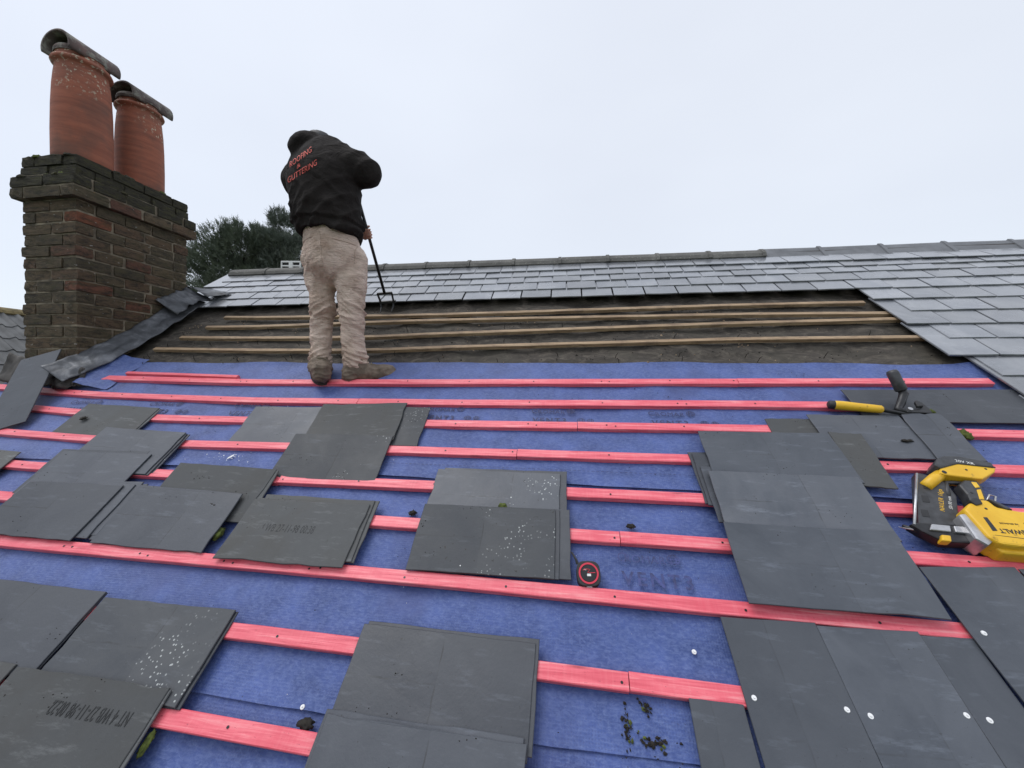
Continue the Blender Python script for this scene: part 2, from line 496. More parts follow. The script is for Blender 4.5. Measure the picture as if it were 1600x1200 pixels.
def text_me(name, s, size, thick=0.0004, spacing=1.0, align='CENTER', shear=0.0, bold=0.0):
    cu_ = bpy.data.curves.new(name, 'FONT')
    cu_.body = s; cu_.size = size; cu_.extrude = thick; cu_.align_x = align
    cu_.space_character = spacing; cu_.shear = shear; cu_.offset = bold
    cu_.resolution_u = 3
    ob = bpy.data.objects.new(name, cu_)
    COL.objects.link(ob)
    dg = bpy.context.evaluated_depsgraph_get()
    me = bpy.data.meshes.new_from_object(ob.evaluated_get(dg))
    bpy.data.objects.remove(ob)
    return me

def sub_copy(o, parent=None):
    c = o.copy(); COL.objects.link(c); c.parent = parent
    return c

def nz(x, y=0.0, z=0.0):
    return noise.noise(Vector((x, y, z)))

# ------------------------------------------------------------------ ground and house
link('ground', grid_me('ground', lambda a, b: ((a-.5)*1600, (b-.5)*1600, 0), 8, 8), 'grass')['kind'] = 'structure'

PITCH = R(38.17)
RO = Vector((-0.0704, 2.39, ZC - 0.0166))      # roof origin: u along the battens, v up the slope, w off the surface
MR = Matrix.Translation(RO) @ Matrix.Rotation(PITCH, 4, 'X')
APEX = 1.86
roof = empty('house_roof', MR)
tag(roof, 'slate roof under repair with pink battens and blue underlay', 'roof')
apex_w = MR @ Vector((0, APEX, 0))
def rl(name, me, mat, loc=None, rot=None, smooth=False, parent=None):
    return link(name, me, mat, parent or roof, loc, rot, None, smooth)

# walls of the house below the roof
EAVE = -2.45
ev_w = MR @ Vector((0, EAVE + 0.12, -0.14))
by = 2 * apex_w.y - ev_w.y
house = empty('house_walls', loc=(0, 0, 0))
tag(house, 'brick walls carrying the slate roof below the eaves', 'house')
poly = [(ev_w.y, 0.0), (by, 0.0), (by, ev_w.z), (apex_w.y, apex_w.z - 0.16), (ev_w.y, ev_w.z)]
for x0, x1 in ((-3.98, -3.75), (4.45, 4.68)):
    V = [(x0, y, z) for y, z in poly] + [(x1, y, z) for y, z in poly]
    F = [(0, 1, 2, 3, 4), (9, 8, 7, 6, 5)] + [(i, (i+1) % 5, 5+(i+1) % 5, 5+i) for i in range(5)]
    link('gable_wall', mesh('gable_wall', V, F), 'render', house)
for y0 in (ev_w.y, by - 0.23):
    link('long_wall', box_me('long_wall', -3.75, 4.45, y0, y0 + 0.23, 0, ev_w.z - 0.02), 'render', house)

# deck under the coverings, with the gap at the stack
rl('roof_deck', mesh('roof_deck', [(-4.2, EAVE, -.03), (4.7, EAVE, -.03), (4.7, APEX, -.03), (-3.70, APEX, -.03), (-3.70, .16, -.03), (-4.2, .16, -.03),
   (-4.2, EAVE, -.14), (4.7, EAVE, -.14), (4.7, APEX, -.14), (-3.70, APEX, -.14), (-3.70, .16, -.14), (-4.2, .16, -.14)],
   [(0, 1, 2, 3, 4, 5), (11, 10, 9, 8, 7, 6)] + [(i, 6+i, 6+(i+1) % 6, (i+1) % 6) for i in range(6)]), 'deck')
# far slope, mirrored about the ridge
MRb = MR.inverted()
def rear(u, d, h):
    p = Vector((u - 0.0704, apex_w.y + d * math.cos(PITCH), apex_w.z - d * math.sin(PITCH)))
    p += Vector((0, math.sin(PITCH), math.cos(PITCH))) * h
    return MRb @ p
rl('rear_slope', mesh('rear_slope', [rear(-3.70, 0.02, .03), rear(4.7, 0.02, .03), rear(4.7, 4.3, .03), rear(-3.70, 4.3, .03),
   rear(-3.70, 0.02, -.1), rear(4.7, 0.02, -.1), rear(4.7, 4.3, -.1), rear(-3.70, 4.3, -.1)],
   [(0, 1, 2, 3), (7, 6, 5, 4), (0, 4, 5, 1), (1, 5, 6, 2), (2, 6, 7, 3), (3, 7, 4, 0)]), 'slate_clean')

# ------------------------------------------------------------------ blue underlay in three lapped sheets
def sheet(u0, u1, v0, v1, w, seed, curl=0.0, topcurl=0.0, rightcurl=0.0):
    def fn(a, b):
        u = u0 + (u1 - u0) * a
        edge = 0.012 * nz(u * 1.3, seed) + 0.004 * nz(u * 6, seed + 3)
        v = v0 + (v1 - v0) * b + edge * (1 - b) + 0.02 * nz(u * 0.9, seed + 7) * b * (b > .9)
        h = w + 0.008 * nz(u * 2.2, v * 5, seed) + 0.004 * nz(u * 6 + v * 5, v * 9, seed) + 0.002 * nz(u * 15, v * 18, seed)
        h += curl * max(0.0, nz(u * 1.1, seed + 11) + .1) * max(0, 1 - b * 12) ** 1.5
        h += topcurl * max(0, (b - .93) / .07) ** 2 * (0.5 + nz(u * 1.7, seed))
        h += rightcurl * max(0, (a - .975) / .025) * max(0, (b - .8) / .2)
        return (u, v, h)
    return fn
rl('underlay_sheet', grid_me('underlay_sheet', sheet(-4.15, 2.42, EAVE, -1.48, -0.008, 1.0), 160, 26), 'membrane', smooth=True)
rl('underlay_sheet', grid_me('underlay_sheet', sheet(-4.15, 2.42, -1.662, -0.62, 0.0, 5.0, 0.012), 160, 40), 'membrane', smooth=True)
rl('underlay_sheet', grid_me('underlay_sheet', sheet(-4.15, 2.40, -0.765, 0.185, 0.007, 9.0, 0.022, 0.012, 0.022), 200, 44), 'membrane', smooth=True)
# fold of underlay turned up at the side of the stack
rl('underlay_upstand', grid_me('underlay_upstand', lambda a, b: (-3.40 + .24 * b + .02 * nz(a * 5, b * 3), -.14 + .36 * a, .06 * (1 - b) ** 1.6 + .013 + .012 * nz(a * 6, b * 4, 3)), 16, 12), 'membrane', smooth=True)

def printed(u, v, s, size, parent=None, rot=0.0, spacing=1.05, bold=0.0, mat='print'):
    return rl('print', text_me('print', s, size, 0.0002, spacing, bold=bold), mat, (u, v, 0.0165), (0, 0, rot))
def emblem(u, v, r, mat='print'):
    V, F = [], []
    def ringm(rx, ry, wd):
        b = len(V)
        for k in range(20):
            th = k * math.pi / 10
            V.append((rx * math.cos(th), ry * math.sin(th), 0)); V.append(((rx - wd) * math.cos(th), (ry - wd) * math.sin(th), 0))
        for k in range(20):
            q = (k + 1) % 20
            F.append((b+2*k, b+2*q, b+2*q+1, b+2*k+1))
    ringm(r, r * .85, r * .16); ringm(r * .48, r * .85, r * .14)
    for y in (-.42, 0.0, .42):
        b = len(V)
        V.extend([(-r*.9, y*r-.05*r, .0001), (r*.9, y*r-.05*r, .0001), (r*.9, y*r+.06*r, .0001), (-r*.9, y*r+.06*r, .0001)])
        F.append((b, b+1, b+2, b+3))
    rl('print', mesh('print', V, F), mat, (u, v, 0.0165))
for k in (-5, -4, -3, -1, 0, 1):
    u = -0.01 + 0.63 * k
    printed(u - .105, -0.302, 'C', 0.052)
    printed(u - .012, -0.302, 'ROMAR', 0.042)
    emblem(u + .095, -0.280, 0.022)
    printed(u - .02, -0.372, 'VENT3', 0.050, spacing=1.35, bold=0.0012)
    emblem(u + .15, -0.352, 0.021); emblem(u + .20, -0.352, 0.018)
for u0 in (0.37,):
    printed(u0 - .09, -1.115, 'C', 0.052, mat='faint'); printed(u0 - .005, -1.115, 'ROMAR', 0.043, mat='faint')
    emblem(u0 + .10, -1.094, 0.024, 'faint')
    printed(u0 + .03, -1.200, 'VENT3', 0.07, spacing=1.3, bold=0.0015, mat='faint')
# dashed lap guide line
V, F = [], []
for i in range(165):
    u = -1.3 + i * 0.0215; y = -0.690 + 0.004 * nz(u, 4)
    V += [(u, y-.0011, .0158), (u+.013, y-.0011, .0158), (u+.013, y+.0011, .0158), (u, y+.0011, .0158)]
    F.append((4*i, 4*i+1, 4*i+2, 4*i+3))
rl('print', mesh('print', V, F), 'print')

# ------------------------------------------------------------------ old felt in the stripped area
def felt(a, b):
    u = -3.52 + 6.0 * a
    v = 0.10 + 1.22 * b
    h = -0.006 + 0.014 * nz(u * 1.5, v * 6) + 0.011 * nz(u * 3, v * 16, 2) + 0.005 * nz(u * 14, v * 30, 5)
    h -= 0.012 * (0.5 - 0.5 * math.cos(u * 2 * math.pi / 0.4)) * (0.6 + nz(u, v * 3, 9))
    if v < 0.2: h -= 0.014 * (0.2 - v) / 0.1
    return (u, v, h)
rl('old_felt', grid_me('old_felt', felt, 240, 70), 'felt', smooth=True)

# ------------------------------------------------------------------ battens
def batten(name, pts, width, height, mat, w0=0.0, seed=0.0, step=0.12):
    pts = [Vector((p[0], p[1])) for p in pts]
    us = []
    for a, b in zip(pts, pts[1:]):
        n = max(1, int((b - a).length / step))
        us += [a.lerp(b, i / n) for i in range(n)]
    us.append(pts[-1])
    # smooth the run so the timber bends instead of kinking
    for _ in range(3):
        us = [us[0]] + [(us[i-1] + us[i] * 2 + us[i+1]) / 4 for i in range(1, len(us)-1)] + [us[-1]]
    c = 0.0025
    V, F = [], []
    for i, p in enumerate(us):
        j = 0.0012 * nz(p.x * 6, seed, 2); jw = w0 + 0.0015 * nz(p.x * 2, seed, 5)
        prof = [(0 + j, 0.0), (0 + j, height - c), (-c, height), (-width + c, height), (-width + j, height - c), (-width + j, 0.0)]
        for dv, dw in prof:
            V.append((p.x, p.y + dv, jw + dw + 0.0005 * nz(p.x * 20, dv * 60, seed)))
    for i in range(len(us) - 1):
        for k in range(6):
            F.append((i*6+k, i*6+(k+1) % 6, (i+1)*6+(k+1) % 6, (i+1)*6+k))
    F.append((0, 1, 2, 3, 4, 5)); n = (len(us)-1)*6
    F.append((n+5, n+4, n+3, n+2, n+1, n))
    cx = (us[0] + us[-1]) / 2
    V = [(x - cx.x, y - cx.y, z) for x, y, z in V]
    me = mesh(name, V, F)
    bm = bmesh.new(); bm.from_mesh(me); bmesh.ops.recalc_face_normals(bm, faces=bm.faces); bm.to_mesh(me); bm.free()
    return rl(name, me, mat, (cx.x, cx.y, 0))

def split(pts, cuts):
    out, cur = [], [pts[0]]
    for a, b in zip(pts, pts[1:]):
        for c in cuts:
            if a[0] < c < b[0]:
                f = (c - a[0]) / (b[0] - a[0]); y = a[1] + f * (b[1] - a[1])
                cur.append((c - 0.0015, y)); out.append(cur); cur = [(c + 0.0015, y + 0.002)]
        cur.append(b)
    out.append(cur)
    return out
ROWS = [
 ([(-3.319, -0.003), (-2.042, -0.036), (-0.688, -0.017), (1.029, 0.010), (2.283, 0.030)], [1.03]),
 ([(-4.13, -0.118), (-3.997, -0.127), (-3.659, -0.158), (-3.025, -0.195), (-1.925, -0.222), (-0.638, -0.212), (0.971, -0.181), (1.734, -0.180)], [-1.2]),
 ([(-4.12, -0.281), (-3.488, -0.339), (-3.099, -0.366), (-2.519, -0.400), (-1.861, -0.397), (-0.594, -0.385), (0.913, -0.367), (1.863, -0.360), (2.38, -0.362)], [0.12]),
 ([(-4.12, -0.525), (-3.725, -0.543), (-2.679, -0.591), (-2.128, -0.601), (-1.65, -0.593), (-0.847, -0.587), (0.564, -0.577), (1.423, -0.577), (2.36, -0.571)], [-0.18]),
 ([(-4.12, -0.77), (-3.361, -0.782), (-3.031, -0.794), (-2.786, -0.801), (-2.118, -0.808), (-1.399, -0.805), (-0.542, -0.796), (0.627, -0.795), (1.289, -0.796), (2.36, -0.790)], [-1.35]),
 ([(-4.12, -0.96), (-3.14, -0.984), (-2.688, -0.995), (-1.397, -0.993), (-0.548, -0.994), (0.079, -0.998), (0.483, -0.999), (1.266, -1.001), (1.78, -1.011), (2.36, -1.02)], [0.28, -2.05]),
 ([(-4.12, -1.21), (-2.779, -1.215), (-2.038, -1.218), (-1.438, -1.220), (-0.808, -1.219), (-0.254, -1.221), (0.262, -1.227), (0.668, -1.230), (1.335, -1.238)], [0.262]),
 ([(-4.12, -1.45), (-2.371, -1.454), (-1.12, -1.456), (-0.64, -1.459), (-0.002, -1.467), (0.59, -1.474), (1.6, -1.48)], [0.262]),
 ([(-4.12, -1.69), (-2.029, -1.695), (-1.172, -1.702), (-0.654, -1.709), (-0.071, -1.719), (1.7, -1.73)], [-1.45]),
 ([(-4.12, -1.93), (1.9, -1.96)], []),
]
for i, (pts, cuts) in enumerate(ROWS):
    for k, seg in enumerate(split(pts, sorted(cuts))):
        batten('batten', seg, 0.049 + 0.001 * (i % 3), 0.025, 'pink', 0.006, i * 3.1 + k)
o = batten('batten_offcut', [(-3.16, 0.044), (-2.206, 0.008)], 0.026, 0.025, 'pink', 0.008, 77)
OLD = [
 [(-2.987, 0.872), (-2.675, 0.858), (-1.628, 0.849), (-0.909, 0.853), (1.311, 0.920), (2.155, 0.925)],
 [(-3.031, 0.700), (-2.552, 0.695), (-1.602, 0.742), (-0.887, 0.762), (1.266, 0.780), (2.237, 0.763)],
 [(-3.14, 0.535), (-2.431, 0.514), (-1.979, 0.511), (-1.498, 0.515), (-0.835, 0.556), (1.229, 0.656), (2.34, 0.687)],
 [(-3.229, 0.365), (-2.31, 0.339), (-1.397, 0.332), (-0.787, 0.369), (1.166, 0.450), (2.311, 0.458)],
]
for i, pts in enumerate(OLD):
    batten('old_batten', pts, 0.034, 0.025, 'oldwood', 0.010, 40 + i)
# old nails left standing in the felt along the rafters
nail_me = tube_me('nail', [(0, 0, -.01), (.003, -.004, .022), (.010, -.012, .034)], [.0022, .0022, .0018], 5)
nail_me.materials.append(M['debris'])
for i in range(15):
    for row in (0.225, 0.275, 0.62, 0.425):
        if rnd.random() < .75:
            rl('nail', nail_me, None, (-3.2 + .4 * i + rnd.uniform(-.03, .03), row + rnd.uniform(-.02, .02) + .015 * i * (row > .4) * .4, 0), (0, 0, rnd.uniform(0, 6.28)))

# ------------------------------------------------------------------ slates
def slate_me(name, L, Wd, th=0.0055, seed=0, rag=0.0012, chips=0):
    r = random.Random(seed)
    pts = []
    nx, ny = 9, 5
    def run(a, b, n):
        for i in range(n):
            f = i / n
            pts.append([a[0] + (b[0]-a[0]) * f, a[1] + (b[1]-a[1]) * f])
    x, y = L/2, Wd/2
    run((-x, -y), (x, -y), nx); run((x, -y), (x, y), ny); run((x, y), (-x, y), nx); run((-x, y), (-x, -y), ny)
    for p in pts:
        p[0] += r.uniform(-rag, rag); p[1] += r.uniform(-rag, rag)
    for _ in range(chips):
        p = r.choice(pts); p[0] *= 1 - r.uniform(.006, .022); p[1] *= 1 - r.uniform(.008, .04)
    n = len(pts)
    warp = r.uniform(-.002, .002)
    V = [(p[0], p[1], 0 + warp * (p[0]/x)**2) for p in pts] + [(p[0], p[1], th * .7 + warp * (p[0]/x)**2) for p in pts] + [(p[0]*(1-.0016/x), p[1]*(1-.0016/y), th + warp * (p[0]/x)**2) for p in pts]
    F = [tuple(range(n))[::-1], tuple(range(2*n, 3*n))]
    for k in range(2):
        F += [(k*n+i, k*n+(i+1) % n, (k+1)*n+(i+1) % n, (k+1)*n+i) for i in range(n)]
    return mesh(name, V, F)

# --- slates still on the roof
GAUGE = 0.150
field_me = [slate_me('slate', 0.2410, 0.40, 0.0095, s, 0.0008) for s in range(4)]
top_me = [slate_me('slate', 0.2410, 0.30, 0.0095, 20 + s, 0.0008) for s in range(2)]
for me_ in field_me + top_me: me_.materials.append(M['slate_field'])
lower = [0.905, 0.73, 0.556, 0.388, 0.206, 0.02, -0.16, -0.34, -0.52, -0.70, -0.88, -1.06, -1.24, -1.42]
def lay(u, vb, row, slope, length, mes, mat='slate_field'):
    tilt = 0.020 / length
    r = random.Random(int(u * 1000) + row * 77)
    me_ = r.choice(mes)
    c = Vector((u, vb + length/2 + r.uniform(-.003, .003), 0.030 + 0.0100 + r.uniform(0, .002)))
    o = rl('slate', me_, mat, c, (-tilt, r.uniform(-.006, .006), slope + r.uniform(-.004, .004)))
    return o
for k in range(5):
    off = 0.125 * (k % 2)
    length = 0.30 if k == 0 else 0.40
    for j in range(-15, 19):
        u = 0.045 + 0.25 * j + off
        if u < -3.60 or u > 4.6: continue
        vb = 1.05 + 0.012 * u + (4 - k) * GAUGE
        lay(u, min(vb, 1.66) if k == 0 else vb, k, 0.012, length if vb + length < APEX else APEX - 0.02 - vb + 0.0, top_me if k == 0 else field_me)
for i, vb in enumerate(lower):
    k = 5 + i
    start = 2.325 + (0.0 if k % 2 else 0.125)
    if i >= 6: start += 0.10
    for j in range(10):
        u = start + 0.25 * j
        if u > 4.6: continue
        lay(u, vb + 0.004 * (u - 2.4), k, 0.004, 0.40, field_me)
# small slates cut at the verge
for k in range(5):
    vb = 1.05 + 0.012 * -3.6 + (4 - k) * GAUGE
    if k % 2 == 0: continue
    me_ = slate_me('slate', 0.12, 0.3 if k == 0 else .40, 0.006, 60 + k, 0.001)
    rl('slate', me_, 'slate_field', (-3.645, vb + (.15 if k == 0 else .2), 0.037), (-0.033, 0, 0.012))
# moss tufts in the joints of the old slates
def moss(name, loc, r, parent=None, seed=0, flat=0.6, mat='moss'):
    bm = bmesh.new()
    bmesh.ops.create_icosphere(bm, subdivisions=3, radius=1.0)
    for v_ in bm.verts:
        d = 1 + (0.75 if name == 'debris_lump' else 0.45) * nz(v_.co.x * 2.3 + seed, v_.co.y * 2.3, v_.co.z * 2.3) + 0.25 * nz(v_.co.x * 7, v_.co.y * 7 + seed, v_.co.z * 7)
        v_.co = Vector((v_.co.x * d * r[0], v_.co.y * d * r[1], max(-.1, v_.co.z) * d * r[2]))
    me_ = from_bm(name, bm)
    return me_

# --- ridge
def ridge_me(L, wing, th, round_=True):
    prof = []
    if round_:
        for k in range(9):
            a = math.pi * (0.02 + 0.96 * k / 8)
            prof.append((wing * math.cos(a), wing * 0.78 * math.sin(a)))
    else:
        s = math.tan(R(33))
        s = math.tan(R(47))
        prof = [(wing, 0), (wing * .5, wing * .5 * s), (wing*.16, wing*.83*s), (0, wing * .93 * s), (-wing*.16, wing*.83*s), (-wing * .5, wing * .5 * s), (-wing, 0)]
    n = len(prof)
    V, F = [], []
    for x in (-L/2, -L/2 + .012, L/2 - .03, L/2 - .028, L/2):
        g = 1.09 if x > L/2 - .0285 else 1.0
        for y, z in prof: V.append((x, y * g, z * g))
    m = len(V)
    for x in (-L/2, -L/2 + .012, L/2 - .03, L/2 - .028, L/2):
        for y, z in prof: V.append((x, y * (1 - th / wing), z - th))
    for i in range(4):
        for k in range(n - 1):
            F.append((i*n+k, i*n+k+1, (i+1)*n+k+1, (i+1)*n+k)); F.append((m+i*n+k, m+(i+1)*n+k, m+(i+1)*n+k+1, m+i*n+k+1))
    for i in (0, 4):
        for k in range(n - 1):
            F.append((i*n+k, i*n+k+1, m+i*n+k+1, m+i*n+k))
    for i in range(4):
        for k in (0, n-1):
            F.append((i*n+k, (i+1)*n+k, m+(i+1)*n+k, m+i*n+k))
    me_ = mesh('ridge_tile', V, F)
    bm = bmesh.new(); bm.from_mesh(me_); bmesh.ops.recalc_face_normals(bm, faces=bm.faces); bm.to_mesh(me_); bm.free()
    return me_
r_old = ridge_me(0.452, 0.115, 0.016); r_new = ridge_me(0.50, 0.130, 0.014, False)
r_old.materials.append(M['ridge_old']); r_new.materials.append(M['ridge_new'])
ap = MRb @ (apex_w + Vector((0, 0, -0.02)))
u = -3.42
i = 0
while u < 4.7:
    old = u < 1.72
    L = 0.455 if old else 0.49
    o = rl('ridge_tile', r_old if old else r_new, None, (u, ap.y, ap.z + 0.004 * nz(u * 3)), None)
    if not old: o.location += MRb.to_3x3() @ Vector((0, 0, -0.028))
    o.rotation_euler = (-PITCH, rnd.uniform(-.008, .008) - 0.0, rnd.uniform(-.008, .008))
    nxt = 0.455 if u + 0.455 < 1.72 else (0.4725 if old else 0.49)
    u += nxt; i += 1
# dark bed under the ridge
rl('ridge_bedding', grid_me('ridge_bedding', lambda a, b: (-3.60 + 8.3 * a, APEX - .10 + .08 * b, .03 + .03 * b), 60, 2), 'deck')
# verge mortar and board
rl('verge_board', box_me('verge_board', -3.735, -3.708, 1.0, APEX, -.16, .028), 'deck')

# ------------------------------------------------------------------ chimney stack
ch = empty('chimney_stack', loc=(-3.8185, 2.747, ZC - 0.35))
tag(ch, 'weathered brick chimney stack with mossy corbelled top, left of the roofer', 'chimney')
CX0, CX1, CY0, CY1 = -0.2415, 0.2415, -0.417, 0.417      # local plan
CH = 0.0845
brick_vars = []
for s in range(6):
    bm = bmesh.new()
    bmesh.ops.create_cube(bm, size=1.0)
    bmesh.ops.subdivide_edges(bm, edges=bm.edges[:], cuts=2, use_grid_fill=True)
    for v_ in bm.verts:
        p = v_.co
        e = sum(abs(abs(c) - .5) < 1e-4 for c in p)
        k = 1 - 0.018 * max(0, e - 1)
        k -= .03 * max(0, e - 1) * max(0, nz(p.x*4+s*5, p.y*4, p.z*4+s))
        v_.co = Vector((p.x * k + .016 * nz(p.x*5+s*9, p.y*5, p.z*5), p.y * k + .040 * nz(p.x*5, p.y*5+s*9, p.z*5), p.z * k + .065 * nz(p.x*4, p.y*4, p.z*4+s*9)))
    me_ = from_bm('brick', bm); me_.materials.append(M['brick']); brick_vars.append(me_)
moss_vars = []
for m_ in brick_vars:
    c_ = m_.copy(); c_.materials.clear(); c_.materials.append(M['mossbrick']); moss_vars.append(c_)
def brick(x0, x1, y0, y1, z, h, vars_=None):
    me_ = rnd.choice(vars_ or brick_vars)
    j = lambda: rnd.uniform(-.006, .006)
    o = link('brick', me_, None, ch, ((x0+x1)/2 + j(), (y0+y1)/2 + j(), z + h/2 + j() * .5), (rnd.uniform(-.012, .012), rnd.uniform(-.012, .012), rnd.uniform(-.015, .015)))
    o.scale = (x1 - x0, y1 - y0, h)
def ring(z, h, x0, x1, y0, y1, alt, vars_=None, g=0.010, d=0.112):
    if alt:
        mx = (x0 + x1) / 2 + rnd.uniform(-.02, .02)
        for ya, yb in ((y0, y0 + d), (y1 - d, y1)):
            brick(x0, mx - g/2, ya, yb, z, h, vars_); brick(mx + g/2, x1, ya, yb, z, h, vars_)
        a, b = y0 + d + g, y1 - d - g; n = 3
        for xa, xb in ((x0, x0 + d), (x1 - d, x1)):
            L = (b - a - g * (n-1)) / n
            for i in range(n): brick(xa, xb, a + i*(L+g), a + i*(L+g) + L, z, h, vars_)
    else:
        for ya, yb in ((y0, y0 + d), (y1 - d, y1)):
            brick(x0 + d + g, x1 - d - g, ya, yb, z, h, vars_)
        for xa, xb in ((x0, x0 + d), (x1 - d, x1)):
            cuts = [y0, y0 + .225, y0 + .225 * 2 + g, y0 + .225 * 3 + 2 * g, y1]
            for p, q in zip(cuts, cuts[1:]):
                brick(xa, xb, p + (g if p > y0 else 0), q, z, h, vars_)
z = 0.0
n_c = 19
z0 = 0.35 + 1.305 - n_c * CH
for k in range(n_c):
    ring(z0 + k * CH, CH - .012, CX0, CX1, CY0, CY1, k % 2 == 0)
zc = z0 + n_c * CH
e = 0.045
for k in range(2):
    ring(zc + k * 0.083, 0.074, CX0 - e, CX1 + e, CY0 - e, CY1 + e, k % 2 == 1, brick_vars if k == 0 else moss_vars)
zt = zc + 0.166
for k in range(2):
    ring(zt + k * 0.080, 0.072, CX0 - .004, CX1 + .004, CY0 - .004, CY1 + .004, k % 2 == 0, moss_vars)
ztop = zt + 0.16
link('mortar_core', box_me('mortar_core', CX0 + .009, CX1 - .009, CY0 + .009, CY1 - .009, z0 - .3, zc), 'mortar', ch)
link('mortar_core', box_me('mortar_core', CX0 - e + .010, CX1 + e - .010, CY0 - e + .010, CY1 + e - .010, zc + .002, zt - .004), 'mortar', ch)
link('mortar_core', box_me('mortar_core', CX0 + .010, CX1 - .010, CY0 + .010, CY1 - .010, zt - .003, ztop - .012), 'mossbrick', ch)
link('flaunching', grid_me('flaunching', lambda a, b: (CX0 + .0 + a * (CX1 - CX0), CY0 + b * (CY1 - CY0),
     ztop - .018 + .05 * min(1, 4 * min(a, 1-a, (b * 1.7), (1-b) * 1.7)) + .012 * nz(a * 9, b * 14)), 24, 36), 'mossbrick', ch, smooth=True)
# moss cushions along the ledges
for s in range(26):
    side = rnd.random()
    if side < .6: x_, y_ = rnd.uniform(CX0 + .02, CX1 - .02), CY0 - e * rnd.uniform(.1, .45)
    else: x_, y_ = CX1 + e * rnd.uniform(.1, .6), rnd.uniform(CY0, CY1)
    zz = zt if s % 3 else ztop
    if zz == ztop: y_ = max(y_, CY0 + .02); x_ = min(x_, CX1 - .02)
    link('moss_cushion', moss('moss_cushion', None, (rnd.uniform(.02, .045), rnd.uniform(.02, .035), rnd.uniform(.014, .026)), seed=s), 'moss' if s % 4 == 0 else 'mossbrick', ch, (x_, y_, zz - .014), smooth=True)

# --- pots with half-round cap tiles
def lathe_me(name, prof, n=48, thick=0.025):
    V, F = [], []
    inner = [(r_ - thick, z_) for r_, z_ in prof][::-1]
    full = prof + inner
    for r_, z_ in full:
        for k in range(n):
            a = 2 * math.pi * k / n
            V.append((r_ * math.cos(a), r_ * math.sin(a), z_))
    m = len(full)
    for i in range(m):
        q = (i + 1) % m
        for k in range(n):
            F.append((i*n+k, i*n+(k+1) % n, q*n+(k+1) % n, q*n+k))
    return mesh(name, V, F)
POT = [(0.168, -.05), (0.170, .06), (0.171, .25), (0.168, .45), (0.162, .60), (0.154, .70), (0.147, .755), (0.150, .765), (0.166, .772), (0.172, .786), (0.166, .802), (0.150, .808), (0.146, .82), (0.146, .86), (0.152, .872)]
for nm, yy, hh, lab in (('chimney_pot', -.205, 0.865, 'taller terracotta chimney pot nearer the camera, at the front of the stack'), ('chimney_pot', .205, 0.805, 'shorter terracotta chimney pot at the back of the stack')):
    p = empty(nm, loc=(ch.location.x - 0.008, ch.location.y + yy, ch.location.z + ztop + 0.0))
    tag(p, lab, 'chimney pot', 'pots on the chimney stack')
    s_ = hh / 0.872
    prof = [(r_ * (1.0 if yy < 0 else 0.97), z_ * s_) for r_, z_ in POT]
    link('pot_body', lathe_me('pot_body', prof), 'terracotta', p, smooth=True)
    # half-round tile laid over the mouth, open towards the camera
    V, F = [], []
    L, rr, th = 0.325, 0.134, 0.016
    n = 18
    for rad in (rr, rr - th):
        for q in range(5):
            y_ = -L/2 - .02 + L * q / 4
            for k in range(n + 1):
                a = math.pi * (-.10 + 1.20 * k / n)
                V.append((rad * 1.05 * math.cos(a), y_, rad * .86 * math.sin(a)))
    o_ = 5 * (n + 1)
    for q in range(4):
        for k in range(n):
            a = q*(n+1)+k
            F.append((a, a+1, a+n+2, a+n+1)); F.append((o_+a, o_+a+n+1, o_+a+n+2, o_+a+1))
    for q in (0, 4):
        for k in range(n):
            a = q*(n+1)+k; F.append((a, a+1, o_+a+1, o_+a))
    for q in range(4):
        for k in (0, n):
            a = q*(n+1)+k; F.append((a, a+n+1, o_+a+n+1, o_+a))
    me_ = mesh('cap_tile', V, F)
    bm = bmesh.new(); bm.from_mesh(me_); bmesh.ops.recalc_face_normals(bm, faces=bm.faces); bm.to_mesh(me_); bm.free()
    link('cap_tile', me_, 'captile', p, (0, .02 if yy < 0 else .035, hh - .012), (0, 0, -.03), smooth=True)
    link('cap_bedding', lathe_me('cap_bedding', [(0.152, hh - .03), (0.155, hh - .01), (0.148, hh + .012)], 32, .03), 'captile', p)

# ------------------------------------------------------------------ lead flashings
def ribbon(name, inner, outer, n, mrows, mat, amp, seed, parent=None, freq=7.0):
    inner = [Vector(p) for p in inner]; outer = [Vector(p) for p in outer]
    def at(poly, a):
        x = a * (len(poly) - 1); i_ = min(int(x), len(poly) - 2)
        return poly[i_].lerp(poly[i_+1], x - i_)
    def fn(a, b):
        p = at(inner, a).lerp(at(outer, a), b)
        d = amp * (nz(a * freq, b * 2.0, seed) + .5 * nz(a * freq * 2.7, b * 5, seed + 4))
        crease = amp * .8 * (abs(((a * freq * .9 + b * .7 + seed) % 1.0) - .5) - .25)
        return (p.x, p.y, p.z + d + crease)
    me_ = grid_me(name, fn, n, mrows)
    o_ = rl(name, me_, mat, smooth=True, parent=parent)
    md = o_.modifiers.new('thick', 'SOLIDIFY'); md.thickness = 0.003
    return o_
side_f = ribbon('side_flashing', [(-3.56, -.13, .20), (-3.51, .1, .17), (-3.50, .4, .145), (-3.50, .75, .14), (-3.50, 1.08, .15)],
       [(-3.42, -.17, .10), (-3.36, .06, .075), (-3.345, .40, .055), (-3.36, .75, .055), (-3.37, 1.10, .055)], 90, 14, 'lead', .015, 1)
ribbon('side_flashing', [(-3.50, .80, .24), (-3.50, .97, .22), (-3.50, 1.13, .20)], [(-3.36, .78, .10), (-3.34, .97, .12), (-3.36, 1.16, .06)], 26, 10, 'lead', .02, 5)
ribbon('back_flashing', [(-3.56, 1.13, .22), (-3.44, 1.13, .20), (-3.32, 1.10, .12)], [(-3.50, 1.34, .07), (-3.36, 1.33, .065), (-3.22, 1.27, .058)], 24, 10, 'lead', .012, 8)
